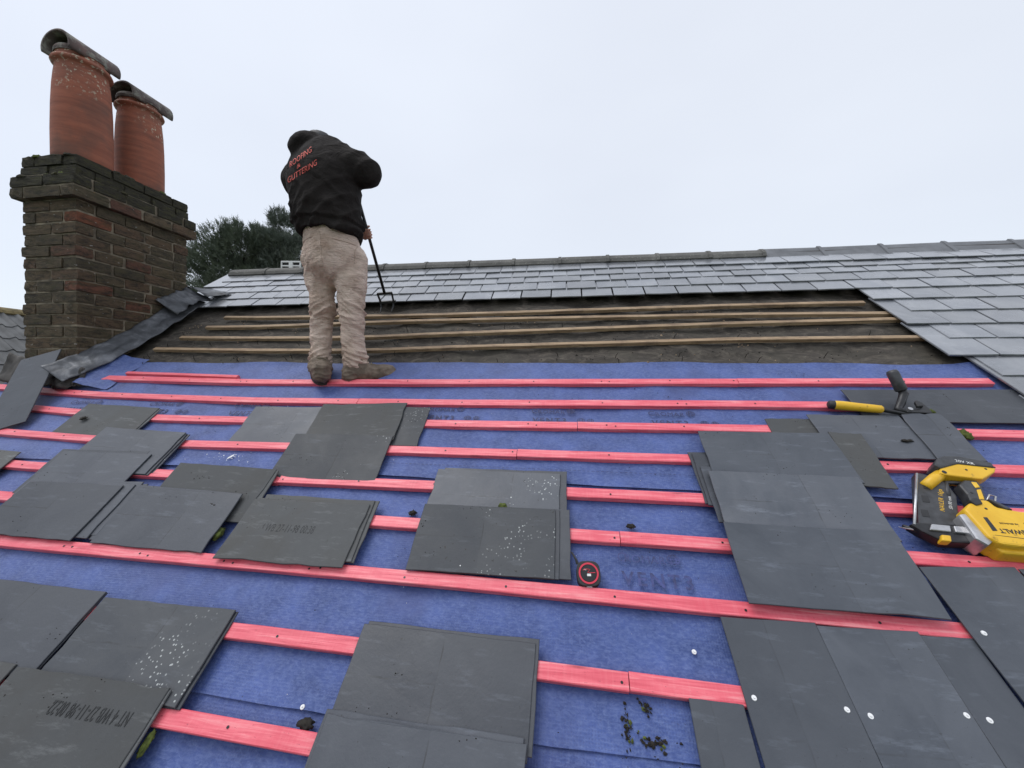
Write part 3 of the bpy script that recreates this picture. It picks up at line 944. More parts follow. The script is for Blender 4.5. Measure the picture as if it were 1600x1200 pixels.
ribbon('apron_flashing', [(-4.18, .10, .16), (-3.95, .06, .12), (-3.7, .02, .12), (-3.46, -.02, .14)], [(-4.18, -.10, .04), (-3.95, -.115, .035), (-3.66, -.145, .04), (-3.40, -.15, .05)], 60, 12, 'darklead', .02, 12)
ribbon('torn_lead', [(-3.62, -.06, .10), (-3.5, -.06, .15), (-3.40, -.02, .10)], [(-3.60, -.16, .035), (-3.46, -.20, .06), (-3.36, -.12, .03)], 22, 9, 'darklead', .028, 21)

# ------------------------------------------------------------------ loose slates
GRP = 'loose slates stacked on the battens'
def loose(c, w, rot, label, L=0.572, Wd=0.282, tilt=0.0, roll=0.0, mat='slate', seed=0, chips=2, flip=False, name='loose_slate', group=GRP, rag=0.0019):
    me_ = slate_me(name, L, Wd, 0.0055, seed, rag, chips)
    o_ = link(name, me_, mat)
    o_.matrix_world = MR @ Matrix.Translation((c[0], c[1], w)) @ Euler((tilt, roll, R(rot) + (math.pi if flip else 0)), 'XYZ').to_matrix().to_4x4()
    tag(o_, label, 'slate', group)
    return o_
def stack(c, w, rot, labels, offs, **kw):
    """labels from the bottom slate up; offs = (du, dv, drot) of each against the top one"""
    out = []
    base_seed = kw.pop('seed', 0)
    top_mat = kw.pop('top_mat', None)
    for i_, (lb, of) in enumerate(zip(labels, offs)):
        k2 = dict(kw); k2['seed'] = base_seed * 10 + i_
        if top_mat and i_ == len(labels) - 1: k2['mat'] = top_mat
        out.append(loose((c[0] + of[0], c[1] + of[1]), w + i_ * 0.0068, rot + of[2], lb, **k2))
    return out
BW = 0.033          # resting on top of a batten
# left group, from the stack downwards
stack((-2.78, -.475), BW - .006, -3, ['lower of two slates below the leaning slate, left of the print', 'grey-green slate below the leaning slate, uppermost of the left-hand run'],
      [(.012, -.004, .6), (0, 0, 0)], Wd=.262, tilt=.085, mat='slate_back', seed=1, chips=4)
stack((-2.386, -.70), BW, -2.4, ['bottom slate of the second step in the left-hand run', 'middle slate of the second step in the left-hand run', 'dark slate forming the second step of the left-hand run, above the wide step'],
      [(.022, -.006, .8), (.012, -.003, .3), (0, 0, 0)], tilt=.07, seed=2, chips=3)
stack((-2.455, -.875), BW + .006, 0, ['underside slate of the third step, its left edge showing', 'blue-grey slate with two nail holes, third step of the left-hand run'],
      [(-.035, .02, 1.0), (.0, 0, 0)], tilt=.075, seed=3, chips=3)
stack((-2.385, -1.085), BW, 1, ['bottom slate of the thick pile at the left edge, beside the long batten', 'second slate up in the thick pile at the left edge', 'third slate up in the thick pile at the left edge', 'grey slate on top of the thick pile at the left edge, with faint stamp'],
      [(.085, .02, 1.5), (.06, .024, 2.2), (.035, .012, 1.0), (-.02, 0, -.6)], tilt=.06, seed=4, chips=5)
stack((-1.665, -.925), BW, -1.5, ['lower of two slates up-slope of the date-stamped grey slates', 'grey slate with a worn right edge, behind the slate with the dark top corner'],
      [(.02, -.003, .5), (0, 0, 0)], tilt=.09, seed=6, chips=4, mat='slate_back', top_mat='slate_back')
stack((-1.735, -1.085), BW + .008, -.3, ['lower of two slates left of the date-stamped pile', 'dark slate with black dirt on its top edge, left of the date-stamped pile'],
      [(-.03, .012, -1.5), (0, 0, 0)], tilt=.075, seed=7, chips=4)
pile = stack((-1.086, -1.104), BW + .002, .6, ['bottom slate of the date-stamped pile, mossy right edge', 'middle slate of the date-stamped pile', 'pale grey slate stamped with date and time, topmost of its pile'],
      [(.03, .034, -1.0), (.016, .02, 1.0), (0, 0, 0)], tilt=.012, seed=8, chips=6, mat='slate_back', rag=.003)
loose((-1.54, -.46), BW - .002, 1, 'dark slate half hidden by the pale mossy slate, below the roofer', tilt=.075, seed=91)
loose((-1.0, -.445), BW - .002, 1, 'speckled slate whose right end sticks out behind the pale mossy slate', tilt=.075, seed=92, mat='slate_lichen')
loose((-1.137, -.680), BW + .004, .6, 'dark slate with lichen specks and a centre seam, in front of the pale mossy slate', tilt=.075, seed=93, mat='slate_lichen')
loose((-1.115, -.432), BW + .012, 3.0, 'pale mossy slate lying askew on two darker slates below the roofer', L=.52, tilt=.05, seed=94, mat='slate_back', chips=6, rag=.0025)
loose((-3.33, -.875), BW, -2, 'slate cut off by the left edge of the picture', tilt=.085, seed=95, mat='slate_back', chips=4)
# centre pile
stack((-.236, -.875), BW, .3, ['light-edged slate under the upper half of the centre pile', 'dark slate making the upper half of the centre pile, behind the moss tuft'],
      [(.012, .012, .3), (-.018, -.005, -.2)], L=.585, tilt=.02, seed=12, chips=2)
stack((-.240, -1.080), BW + .002, .8, ['bottom slate under the lichen-speckled slate, jutting out on the right', 'middle slate under the lichen-speckled slate', 'slate with many white lichen spots on its right, lower half of the centre pile'],
      [(.038, .008, .5), (-.004, .004, .2), (-.022, 0, 0)], tilt=.062, seed=13, chips=2, top_mat='slate_lichen')
# bottom centre pile
stack((-.322, -1.565), BW, -.3, ['light-edged slate under the large dark slate at bottom centre', 'large dark clean slate at bottom centre, upper one of two steps'],
      [(.006, .012, .2), (-.006, 0, -.2)], L=.60, Wd=.285, seed=14, chips=1)
stack((-.335, -1.812), BW + .010, -.5, ['lower slate at the bottom edge of the picture, left of the three nailed slates', 'dark slate with a pale lichen patch at the bottom edge of the picture, centre'],
      [(-.008, .012, .2), (0, 0, 0)], L=.60, Wd=.285, tilt=.025, seed=15, chips=3)
# bottom left pile
loose((-2.02, -1.545), BW, -.6, 'dark slate at bottom left with chalky scratches, cut by the picture edge', L=.585, seed=161, chips=4)
loose((-2.02, -1.545), BW + .0068, -.3, 'top slate at bottom left with black dirt on its upper edge', L=.585, seed=163, chips=3)
stack((-1.421, -1.565), BW, .3, ['lower slate of the pair at bottom left beside the pink batten end', 'dark slate with white scratches at right, bottom left beside the pink batten end'],
      [(.010, -.004, .4), (0, 0, 0)], seed=17, chips=3, top_mat='slate_lichen')
nt = stack((-1.485, -1.805), BW + .012, 0, ['lower slate of the pair in the bottom left corner', 'big pale grey slate stamped upside down in the bottom left corner'],
      [(.008, -.004, .3), (0, 0, 0)], L=.605, tilt=.03, seed=18, chips=2, mat='slate_back')
loose((-2.11, -1.80), BW + .012, .5, 'slate in the extreme bottom left corner beside the stamped slate', L=.60, seed=182, chips=3, mat='slate_back')
# right-hand pile, stepping down
RG = 'slates stacked in the right-hand pile'
loose((1.92, -.205), BW, 1.2, 'wide dark slate behind the yellow-handled cutter, below the top pink batten', L=.80, Wd=.245, seed=201, chips=1, group=RG)
loose((1.20, -.452), BW, 2, 'short pale slate peeping out left of the cutter pile', L=.28, Wd=.26, seed=202, mat='slate_back', group=RG)
loose((1.465, -.435), BW + .007, .5, 'dark slate with dirt marks just below the yellow handle', L=.41, Wd=.275, seed=203, group=RG)
loose((1.748, -.437), BW + .022, -3.5, 'narrow slate strip with a broken ragged right edge, below the cutter jaws', L=.172, Wd=.29, seed=204, chips=7, rag=.004, roll=-.05, group=RG)
loose((1.352, -.585), BW + .0135, -4, 'narrow pale slate strip sticking out right of the stepped pile', L=.135, Wd=.31, seed=205, mat='slate_back', group=RG)
loose((.925, -.70), BW, 2, 'bottom slate at the left edge of the stepped right-hand pile', seed=206, group=RG)
loose((.935, -.72), BW + .0066, .5, 'second slate up at the left edge of the stepped right-hand pile', seed=207, group=RG)
loose((.950, -.80), BW + .0132, 1, 'third slate up at the left edge of the stepped right-hand pile', seed=208, group=RG)
loose((.997, -.588), BW + .020, .8, 'upper step of the right-hand pile, dark slate with dirt at its top edge', L=.585, Wd=.285, tilt=.01, seed=209, mat='slate_clean', group=RG)
loose((.976, -.848), BW + .031, -.3, 'middle step of the right-hand pile, plain dark slate', L=.588, Wd=.285, tilt=.015, seed=210, mat='slate_pale', group=RG)
loose((.962, -1.105), BW + .036, .4, 'lowest step of the right-hand pile, dark slate with a brownish right corner', L=.585, Wd=.29, tilt=.05, seed=211, mat='slate_clean', flip=False, group=RG)
# leaning slate against the stack
bot = Vector((-3.455, -.565, .034)); top = Vector((-3.735, .015, .20))
ax = (top - bot).normalized(); xa = (Vector((1, .12, .0)) - ax * Vector((1, .12, 0)).dot(ax)).normalized(); zn = xa.cross(ax)
mm = Matrix(((xa.x, ax.x, zn.x, 0), (xa.y, ax.y, zn.y, 0), (xa.z, ax.z, zn.z, 0), (0, 0, 0, 1)))
o_ = link('loose_slate', slate_me('loose_slate', .265, (top - bot).length, .0055, 300, .001, 1), 'slate_clean')
o_.matrix_world = MR @ Matrix.Translation((bot + top) / 2) @ mm
tag(o_, 'slate leaning against the foot of the chimney stack', 'slate', GRP)

# stamps on the slate backs
def stamp(o_, s, x, y, size, flip=False):
    t_ = link('date_stamp', text_me('date_stamp', s, size, .0002, 1.05), 'stamp', o_, (x, y, .0061), (0, 0, math.pi if flip else 0))
    t_.scale = (.8, 1.5, 1)
stamp(pile[-1], 'NT 4 WB 27-11-98 00:38', -.06, -.012, .034)
stamp(nt[-1], 'NT 4 WB 27-11-98 00:22', .09, .075, .034, True)

# slates freshly nailed at the lower right
def nailed(c, w, rot, L, Wd, seed, discs, mat='slate_clean'):
    me_ = slate_me('slate', L, Wd, .0055, seed, .0007, 0)
    o_ = rl('slate', me_, mat, (c[0], c[1], w), (0, 0, R(rot)))
    inv = (Matrix.Translation((c[0], c[1], w)) @ Matrix.Rotation(R(rot), 4, 'Z')).inverted()
    for d in discs:
        p = inv @ Vector((d[0], d[1], 0))
        link('disc_rivet', disc_me, None, o_, (p.x, p.y, .0056), (rnd.uniform(-.1, .1), rnd.uniform(-.1, .1), 0))
    return o_
bm = bmesh.new()
bmesh.ops.create_cone(bm, cap_ends=True, segments=18, radius1=.0074, radius2=.0066, depth=.0022, matrix=Matrix.Translation((0, 0, .0011)))
bmesh.ops.create_cone(bm, cap_ends=True, segments=8, radius1=.003, radius2=.002, depth=.003, matrix=Matrix.Translation((0, 0, .0032)))
disc_me = from_bm('disc_rivet', bm); disc_me.materials.append(M['disc'])
nailed((.503, -1.81), BW - .0062, 0, .150, .585, 401, [])
nailed((.730, -1.585), BW, 1.6, .288, .60, 402, [(.609, -1.501), (.848, -1.503)])
nailed((1.020, -1.585), BW, 1.8, .290, .60, 403, [(.902, -1.511), (1.148, -1.484)])
nailed((1.2385, -1.588), BW, 2.0, .143, .60, 404, [(1.198, -1.489)])
nailed((1.452, -1.36), BW + .012, 4.2, .300, .60, 405, [(1.331, -1.273)])
nailed((1.757, -1.345), BW + .012, 4.0, .300, .60, 406, [])
nailed((1.48, -1.93), BW, 2.0, .32, .60, 407, [])
nailed((.45, -2.15), BW, 0, .27, .50, 408, [])
nailed((.75, -2.16), BW, 0, .29, .50, 409, [])

# ------------------------------------------------------------------ odds and ends on the roof
def on_roof(name, me_, mat, u, v, w, rz=0.0, label=None, cat=None, group=None, smooth=False):
    o_ = link(name, me_, mat, smooth=smooth)
    o_.matrix_world = MR @ Matrix.Translation((u, v, w)) @ Matrix.Rotation(rz, 4, 'Z')
    tag(o_, label, cat, group)
    return o_
on_roof('moss_tuft', moss('moss_tuft', None, (.019, .017, .018), seed=3), 'moss', -.206, -.926, .040, 0, 'small round tuft of green moss on the centre pile', 'moss', smooth=True)
on_roof('moss_tuft', moss('moss_tuft', None, (.024, .026, .022), seed=9), 'moss', 1.888, -.402, .024, 0, 'green moss tuft beside the ragged slate strip', 'moss', smooth=True)
on_roof('moss_tuft', moss('moss_tuft', None, (.040, .014, .014), seed=14), 'moss', 1.795, -.272, .050, 0, 'flat strip of moss below the cutter jaws', 'moss', smooth=True)
on_roof('moss_tuft', moss('moss_tuft', None, (.02, .03, .02), seed=19), 'moss', -1.455, -1.13, .022, 0, 'moss tuft in the gap left of the date-stamped pile', 'moss', smooth=True)
on_roof('moss_tuft', moss('moss_tuft', None, (.012, .03, .012), seed=23), 'moss', -1.170, -1.79, .026, 0, 'moss at the right edge of the stamped corner slate', 'moss', smooth=True)
for u, v, r_, lab in ((-.610, -.965, (.018, .012, .009), 'dark crumbly debris lump left of the centre pile'), (-.705, -1.695, (.024, .014, .008), 'dark debris lump behind the lowest pink batten'), (.33, -.965, (.016, .010, .008), 'small debris lump behind the batten joint near the tape measure'),
                      (-1.565, -1.01, (.020, .012, .010), 'black dirt on the top edge of the slate left of the date-stamped pile'), (-2.935, -.47, (.020, .016, .009), 'black dirt clod at the left edge of the uppermost stamped slate'), (1.60, -.47, (.022, .008, .006), 'black fragment lying on the slate below the yellow handle')):
    w_ = .016 if v not in (-1.01, -.47) else .05
    on_roof('debris_lump', moss('debris_lump', None, r_, seed=u * 9), 'debris', u, v, w_, 0, lab, 'debris', smooth=True)
# mossy twigs on the lower underlay
def twig(u, v, ang, n, L, label, seed):
    r = random.Random(seed)
    root = empty('moss_twig', MR @ Matrix.Translation((u, v, .004)) @ Matrix.Rotation(ang, 4, 'Z'))
    tag(root, label, 'twig')
    for q in range(n * 5):
        x = r.gauss(0, L * .26); y = r.gauss(0, .007); sz = r.uniform(.002, .007)
        a0 = r.uniform(0, 6.28)
        V = [(x + sz * r.uniform(.3, 1.5) * math.cos(a0 + k * 1.26), y + sz * r.uniform(.3, 1.2) * math.sin(a0 + k * 1.26), 0) for k in range(5)] + [(x, y, sz * r.uniform(.5, 1.1))]
        link('moss_shred', mesh('moss_shred', V, [(k, (k+1) % 5, 5) for k in range(5)]), 'moss' if q % 11 == 0 else 'debris', root)
twig(.249, -1.60, 1.65, 9, .085, 'upright mossy black twig on the blue underlay near the bottom', 5)
twig(.325, -1.622, -.05, 9, .085, 'sideways mossy black twig on the blue underlay near the bottom', 6)
twig(.305, -1.545, -.9, 5, .05, 'faint thin twig above the two mossy ones on the underlay', 7)
root = on_roof('white_disc', disc_me, None, .478, -1.39, .006, 0, 'loose white plastic disc on the blue underlay right of centre', 'disc')
root = on_roof('white_disc', disc_me, None, -.745, -1.655, .006, 0, 'loose white plastic disc on the underlay above the lowest batten', 'disc')
root = on_roof('white_disc', disc_me, None, -.312, -.985, .0475, 0, 'white plastic disc on the centre pile near the moss', 'disc')
root = on_roof('white_disc', disc_me, None, -.333, -1.195, .044, 0, 'white plastic disc at the bottom edge of the centre pile', 'disc')
# white droppings on the upper left underlay
bm = bmesh.new()
r = random.Random(4)
for q in range(42):
    a, d = r.uniform(0, 6.28), abs(r.gauss(0, .05))
    s_ = r.uniform(.0008, .003)
    bmesh.ops.create_circle(bm, cap_ends=True, segments=7, radius=s_, matrix=Matrix.Translation((d * math.cos(a) * 1.6, d * math.sin(a) * .6, 0)))
bmesh.ops.create_circle(bm, cap_ends=True, segments=10, radius=.02, matrix=Matrix.Translation((0, 0, .0004)) @ Matrix.Rotation(.9, 4, 'Z') @ Matrix.Diagonal((1.0, .32, 1, 1)))
rl('dropping_splash', from_bm('dropping_splash', bm), 'whiteprint', (-1.735, -.695, .0175))

# ------------------------------------------------------------------ tape measure
tm = empty('tape_measure', MR @ Matrix.Translation((.150, -1.176, .008)) @ Matrix.Rotation(R(4), 4, 'Z') @ Matrix.Rotation(R(14), 4, 'X'))
tag(tm, 'black tape measure with a red ring, beside the centre pile', 'tape measure')
pts = []
for k in range(28):
    a = 2 * math.pi * k / 28
    x = .043 * math.copysign(abs(math.cos(a)) ** .62, math.cos(a)); y = .043 * math.copysign(abs(math.sin(a)) ** .62, math.sin(a))
    pts.append((x, y))
link('case', prism_me('case', pts, 0, .045, .006, 3), 'black', tm, smooth=False)
def ring_me(name, r0, r1, z0, z1, n=36):
    return lathe_me(name, [(r1, z0), (r1, z1)], n, r1 - r0)
link('red_ring', ring_me('red_ring', .030, .036, .043, .0475), 'red', tm)
bm = bmesh.new(); bmesh.ops.create_cone(bm, cap_ends=True, segments=32, radius1=.029, radius2=.028, depth=.004, matrix=Matrix.Translation((0, 0, .045)))
link('face_plate', from_bm('face_plate', bm), 'blackmetal', tm)
link('logo_stroke', tube_me('logo_stroke', [(-.020, .010, .0472), (-.006, .014, .0472), (.006, .012, .0472), (-.004, .002, .0472), (.008, .001, .0472), (.024, .002, .0472)], .0014, 6), 'red', tm)
link('white_mark', box_me('white_mark', -.006, .008, -.010, -.002, .0468, .0478), 'whiteprint', tm)
link('white_mark', box_me('white_mark', -.016, -.008, .010, .014, .0468, .0476), 'whiteprint', tm)
link('wrist_strap', tube_me('wrist_strap', [(-.036, .036, .02), (-.041, .052, .022), (-.050, .070, .018), (-.056, .082, .006)], [.006, .005, .004, .003], 6), 'black', tm)
link('belt_clip', box_me('belt_clip', -.010, .010, -.046, -.040, .004, .04, .002), 'steel', tm)

# ------------------------------------------------------------------ slate cutter: yellow handle, black cranked handle, jaws
sc_ = empty('slate_cutter', MR @ Matrix.Translation((1.60, -.27, .045)))
tag(sc_, 'slate cutter with one yellow and one black handle, lying on the right-hand slates', 'slate cutter')
B0 = Vector((1.60, -.27, .045))
def scp(u, v, w): return Vector((u, v, w)) - B0
a_, b_ = scp(1.405, -.235, .055), scp(1.605, -.272, .062)
def lerp_pts(a, b, fs): return [a.lerp(b, f) for f in fs]
link('yellow_grip', tube_me('yellow_grip', lerp_pts(a_, b_, (0, .06, .2, .5, .8, .97, 1)), [.019, .023, .024, .0215, .0205, .0195, .015], 14), 'yellow', sc_, smooth=True)
link('grip_end', tube_me('grip_end', [a_ + Vector((-.022, .004, 0)), a_ + Vector((-.016, .003, 0)), a_ + Vector((.002, 0, 0)), a_ + Vector((.010, -.002, 0))], [.012, .020, .022, .020], 14), 'black', sc_, smooth=True)
link('lower_shank', tube_me('lower_shank', [b_ - Vector((.012, -.003, 0)), scp(1.635, -.282, .060), scp(1.70, -.292, .052), scp(1.80, -.285, .048)], [.012, .010, .008, .006], 10), 'blackmetal', sc_, smooth=True)
g0, g1 = scp(1.700, -.085, .165), scp(1.735, -.165, .095)
link('black_grip', tube_me('black_grip', lerp_pts(g0, g1, (0, .04, .15, .6, .95, 1)), [.010, .021, .025, .024, .025, .021], 14), 'gunblack', sc_, smooth=True)
link('cranked_neck', tube_me('cranked_neck', [g1 + (g0 - g1) * .1, g1 + Vector((.006, -.012, -.008)), scp(1.712, -.225, .062), scp(1.680, -.262, .056), scp(1.700, -.285, .054)], [.017, .019, .018, .016, .012], 10), 'blackmetal', sc_, smooth=True)
bm = bmesh.new(); bmesh.ops.create_cone(bm, cap_ends=True, segments=16, radius1=.012, radius2=.010, depth=.024, matrix=Matrix.Translation(scp(1.722, -.272, .060)))
link('pivot_bolt', from_bm('pivot_bolt', bm), 'steel', sc_, smooth=False)
jaw = [(1.70, -.275), (1.745, -.268), (1.785, -.255), (1.800, -.215), (1.807, -.212), (1.812, -.262), (1.806, -.294), (1.76, -.292), (1.70, -.290)]
link('jaw', prism_me('jaw', [(x - B0.x, y - B0.y) for x, y in jaw], .004, .020, .002, 1), 'blackmetal', sc_)
jaw2 = [(1.755, -.262), (1.765, -.225), (1.778, -.215), (1.788, -.228), (1.785, -.258)]
link('cutting_blade', prism_me('cutting_blade', [(x - B0.x, y - B0.y) for x, y in jaw2], .018, .034, .003, 1), 'blackmetal', sc_)

# ------------------------------------------------------------------ nail gun lying on its side
ng = empty('nail_gun', MR @ Matrix.Translation((1.55, -.86, .030)))
tag(ng, 'yellow and black cordless nail gun lying on its side at the right edge', 'nail gun')
N0 = Vector((1.55, -.86, .030))
def npoly(pts): return [(x - N0.x, y - N0.y) for x, y in pts]
def npart(name, pts, z0, z1, mat, bev=.004, seg=2, parent=None):
    me_ = prism_me(name, npoly(pts), z0, z1, bev, seg)
    return link(name, me_, mat, parent or ng)
npart('battery', [(1.568, -.650), (1.600, -.615), (1.640, -.597), (1.690, -.597), (1.785, -.627), (1.780, -.655), (1.66, -.640), (1.58, -.668)], .004, .072, 'gunblack', .008, 3)
foot = npart('battery_foot', [(1.612, -.628), (1.645, -.617), (1.680, -.619), (1.770, -.646), (1.786, -.654), (1.768, -.674), (1.700, -.712), (1.687, -.711), (1.60, -.700), (1.560, -.692)], .002, .066, 'yellow', .008, 3)
link('hanging_hook_boss', tube_me('hanging_hook_boss', [(-.054, .120, .040), (.0, .158, .042), (.036, .182, .044)], [.020, .021, .019], 14), 'yellow', ng, smooth=True)
bm = bmesh.new(); bmesh.ops.create_cone(bm, cap_ends=True, segments=12, radius1=.008, radius2=.008, depth=.006, matrix=Matrix.Translation((.034, .176, .064)))
link('screw_recess', from_bm('screw_recess', bm), 'black', ng)
link('battery_print', text_me('battery_print', '20V XR', .018, .0003, 1.05), 'whiteprint', ng, (.135, .222, .0722), (0, 0, -.26 + math.pi * 0))
hd = npart('handle', [(1.606, -.735), (1.640, -.712), (1.684, -.712), (1.682, -.742), (1.640, -.832), (1.586, -.832), (1.604, -.782)], .010, .058, 'gunblack', .010, 3)
npart('grip_panel', [(1.655, -.722), (1.672, -.724), (1.668, -.748), (1.650, -.752)], .050, .0605, 'yellow', .002, 1)
npart('grip_panel', [(1.648, -.760), (1.664, -.757), (1.642, -.806), (1.626, -.806)], .050, .0605, 'yellow', .002, 1)
link('trigger_guard', tube_me('trigger_guard', [(.115, .140, .036), (.070, .148, .036), (.036, .146, .036), (.022, .120, .036), (.002, .082, .036)], .008, 10), 'gunblack', ng, smooth=True)
mag = npart('magazine', [(1.505, -.668), (1.560, -.690), (1.585, -.720), (1.578, -.780), (1.500, -.912), (1.362, -.920)], .004, .040, 'gunblack', .004, 2)
link('silver_rail', tube_me('silver_rail', [(-.050, .180, .044), (-.205, -.062, .044)], .0048, 8), 'steel', ng, smooth=True)
for q, (x, y) in enumerate(((1.505, -.735), (1.462, -.800), (1.420, -.866))):
    npart('magazine_slot', [(x - .008, y + .016), (x + .014, y + .014), (x + .002, y - .018), (x - .022, y - .016)], .036, .0415, 'black', .001, 1)
link('magazine_print', text_me('magazine_print', 'NAILER 16ga', .020, .0003, 1.1), 'yellow', ng, (-.034, .055, .0405), (0, 0, R(61)))
link('magazine_print', text_me('magazine_print', '50-90 mm', .015, .0003, 1.1), 'whiteprint', ng, (-.012, .045, .0405), (0, 0, R(61)))
npart('nose', [(1.330, -.922), (1.365, -.912), (1.470, -.918), (1.530, -.925), (1.512, -.985), (1.40, -.988), (1.352, -.950)], .006, .048, 'blackmetal', .006, 2)
npart('nose_plate', [(1.396, -.922), (1.452, -.925), (1.440, -.950), (1.375, -.946)], .046, .056, 'steel', .002, 1)
npart('nose_plate', [(1.462, -.926), (1.505, -.928), (1.496, -.955), (1.452, -.951)], .046, .058, 'steel', .002, 1)
link('contact_tip', tube_me('contact_tip', [(-.130, -.098, .026), (-.200, -.075, .026), (-.232, -.058, .026)], [.012, .010, .006], 10), 'blackmetal', ng, smooth=True)
for q in range(4):
    link('tip_tooth', tube_me('tip_tooth', [(-.215, -.066 - .004 * q, .018 + .006 * q), (-.240, -.056 - .006 * q, .016 + .007 * q)], [.003, .001], 5), 'steel', ng)
npart('depth_knob', [(1.396, -.966), (1.424, -.968), (1.412, -.992), (1.382, -.990)], .030, .060, 'yellow', .005, 2)
npart('gear_housing', [(1.490, -.890), (1.530, -.880), (1.545, -.930), (1.530, -.990), (1.500, -1.010), (1.478, -.985)], .000, .078, 'steel', .008, 2)
body = npart('body', [(1.512, -.872), (1.545, -.848), (1.582, -.826), (1.622, -.826), (1.628, -.856), (1.70, -.872), (1.80, -.886), (1.885, -.897), (1.895, -.955), (1.86, -1.002), (1.70, -1.004), (1.59, -1.012), (1.535, -1.008), (1.512, -.985)], -.002, .088, 'yellow', .014, 4)
npart('body_belly', [(1.528, -.992), (1.60, -.996), (1.86, -.992), (1.85, -1.016), (1.64, -1.026), (1.545, -1.024)], .002, .060, 'yellow', .010, 3)
npart('air_vent', [(1.550, -.905), (1.562, -.905), (1.556, -.958), (1.540, -.960)], .084, .0895, 'black', .001, 1)
npart('air_vent', [(1.66, -.920), (1.688, -.924), (1.682, -.980), (1.654, -.977)], .084, .0895, 'black', .001, 1)
npart('selector_lever', [(1.552, -.838), (1.580, -.822), (1.590, -.832), (1.586, -.850), (1.560, -.858)], .060, .094, 'black', .004, 2)
npart('rubber_strip', [(1.618, -.826), (1.634, -.826), (1.668, -.868), (1.648, -.866)], .030, .0915, 'gunblack', .004, 2)
npart('side_clip', [(1.73, -.888), (1.80, -.898), (1.79, -.918), (1.72, -.908)], .080, .096, 'steel', .003, 1)
link('maker_print', text_me('maker_print', 'DeWALT', .024, .0003, 1.0, bold=.0006), 'blackprint', ng, (.060, -.090, .0884), (0, 0, math.pi - .02))
link('maker_print', text_me('maker_print', 'XR BRUSHLESS', .0085, .0003, 1.0), 'blackprint', ng, (.062, -.064, .0884), (0, 0, math.pi - .02))
for x, y, zz in ((1.585, -.868, .0885), (1.632, -.990, .0885), (1.70, -.985, .0885), (1.672, -.668, .0665), (1.745, -.660, .0665), (1.622, -.775, .0585)):
    link('screw', tube_me('screw', [(x - N0.x, y - N0.y, zz - .003), (x - N0.x, y - N0.y, zz + .0006)], .0042, 10), 'black', ng)
link('body_seam', tube_me('body_seam', [(1.535 - N0.x, -.975 - N0.y, .0875), (1.64 - N0.x, -.985 - N0.y, .0880), (1.86 - N0.x, -.982 - N0.y, .0880)], .0012, 5), 'black', ng)
link('belt_hook', tube_me('belt_hook', [(.105, .050, .03), (.135, .085, .05), (.150, .078, .05), (.120, .030, .03)], .0035, 8), 'steel', ng, smooth=True)

# ------------------------------------------------------------------ nail heads, crumbs and grit
nh_me = tube_me('nail_head', [(0, 0, 0), (0, 0, .0012)], .0042, 8)
nh_me.materials.append(M['blackmetal'])
for pts, cuts in ROWS:
    uu = [p[0] for p in pts]; vv = [p[1] for p in pts]
    for q in range(16):
        u = -3.74 + .4 * q + rnd.uniform(-.012, .012)
        if not (uu[0] + .02 < u < uu[-1] - .02): continue
        v = float(np.interp(u, uu, vv))
        for c in cuts:
            if abs(u - c) < .06: u = c - .022
        rl('nail_head', nh_me, None, (u, v - .025 + rnd.uniform(-.006, .006), .0315))
        if rnd.random() < .25: rl('nail_head', nh_me, None, (u + .045, v - .025 + rnd.uniform(-.01, .01), .0315))
def crumbs(name, n, region, w, sizes, mat, seed, clump=0.55):
    r = random.Random(seed)
    V, F = [], []
    cs = [(r.uniform(region[0], region[1]), r.uniform(region[2], region[3])) for _ in range(max(3, n // 12))]
    for q in range(n):
        if r.random() < clump:
            c = r.choice(cs); u, v = c[0] + r.gauss(0, .05), c[1] + r.gauss(0, .03)
        else: u, v = r.uniform(region[0], region[1]), r.uniform(region[2], region[3])
        s = r.uniform(*sizes) * (1.8 if r.random() < .07 else 1)
        b = len(V)
        a0 = r.uniform(0, 6.28)
        for k in range(4):
            a = a0 + k * 1.57
            rr = s * r.uniform(.4, 1.3)
            V.append((u + rr * math.cos(a), v + rr * math.sin(a) * .7, w - .001))
        V.append((u, v, w + s * r.uniform(.4, .9)))
        F += [(b, b+1, b+4), (b+1, b+2, b+4), (b+2, b+3, b+4), (b+3, b, b+4)]
    o_ = rl(name, mesh(name, V, F), mat)
    o_['kind'] = 'stuff'
crumbs('grit_on_underlay', 420, (-3.3, 2.2, -2.0, .1), .012, (.0012, .0035), 'debris', 3)
crumbs('grit_on_felt', 500, (-3.2, 2.3, .18, .95), .014, (.003, .008), 'debris', 5)
crumbs('pale_chips_on_felt', 160, (-3.2, 2.2, .18, .95), .016, (.003, .008), 'oldwood', 6)
crumbs('pale_chips', 70, (-2.6, 1.6, -1.9, -.2), .013, (.001, .003), 'whiteprint', 8, .3)
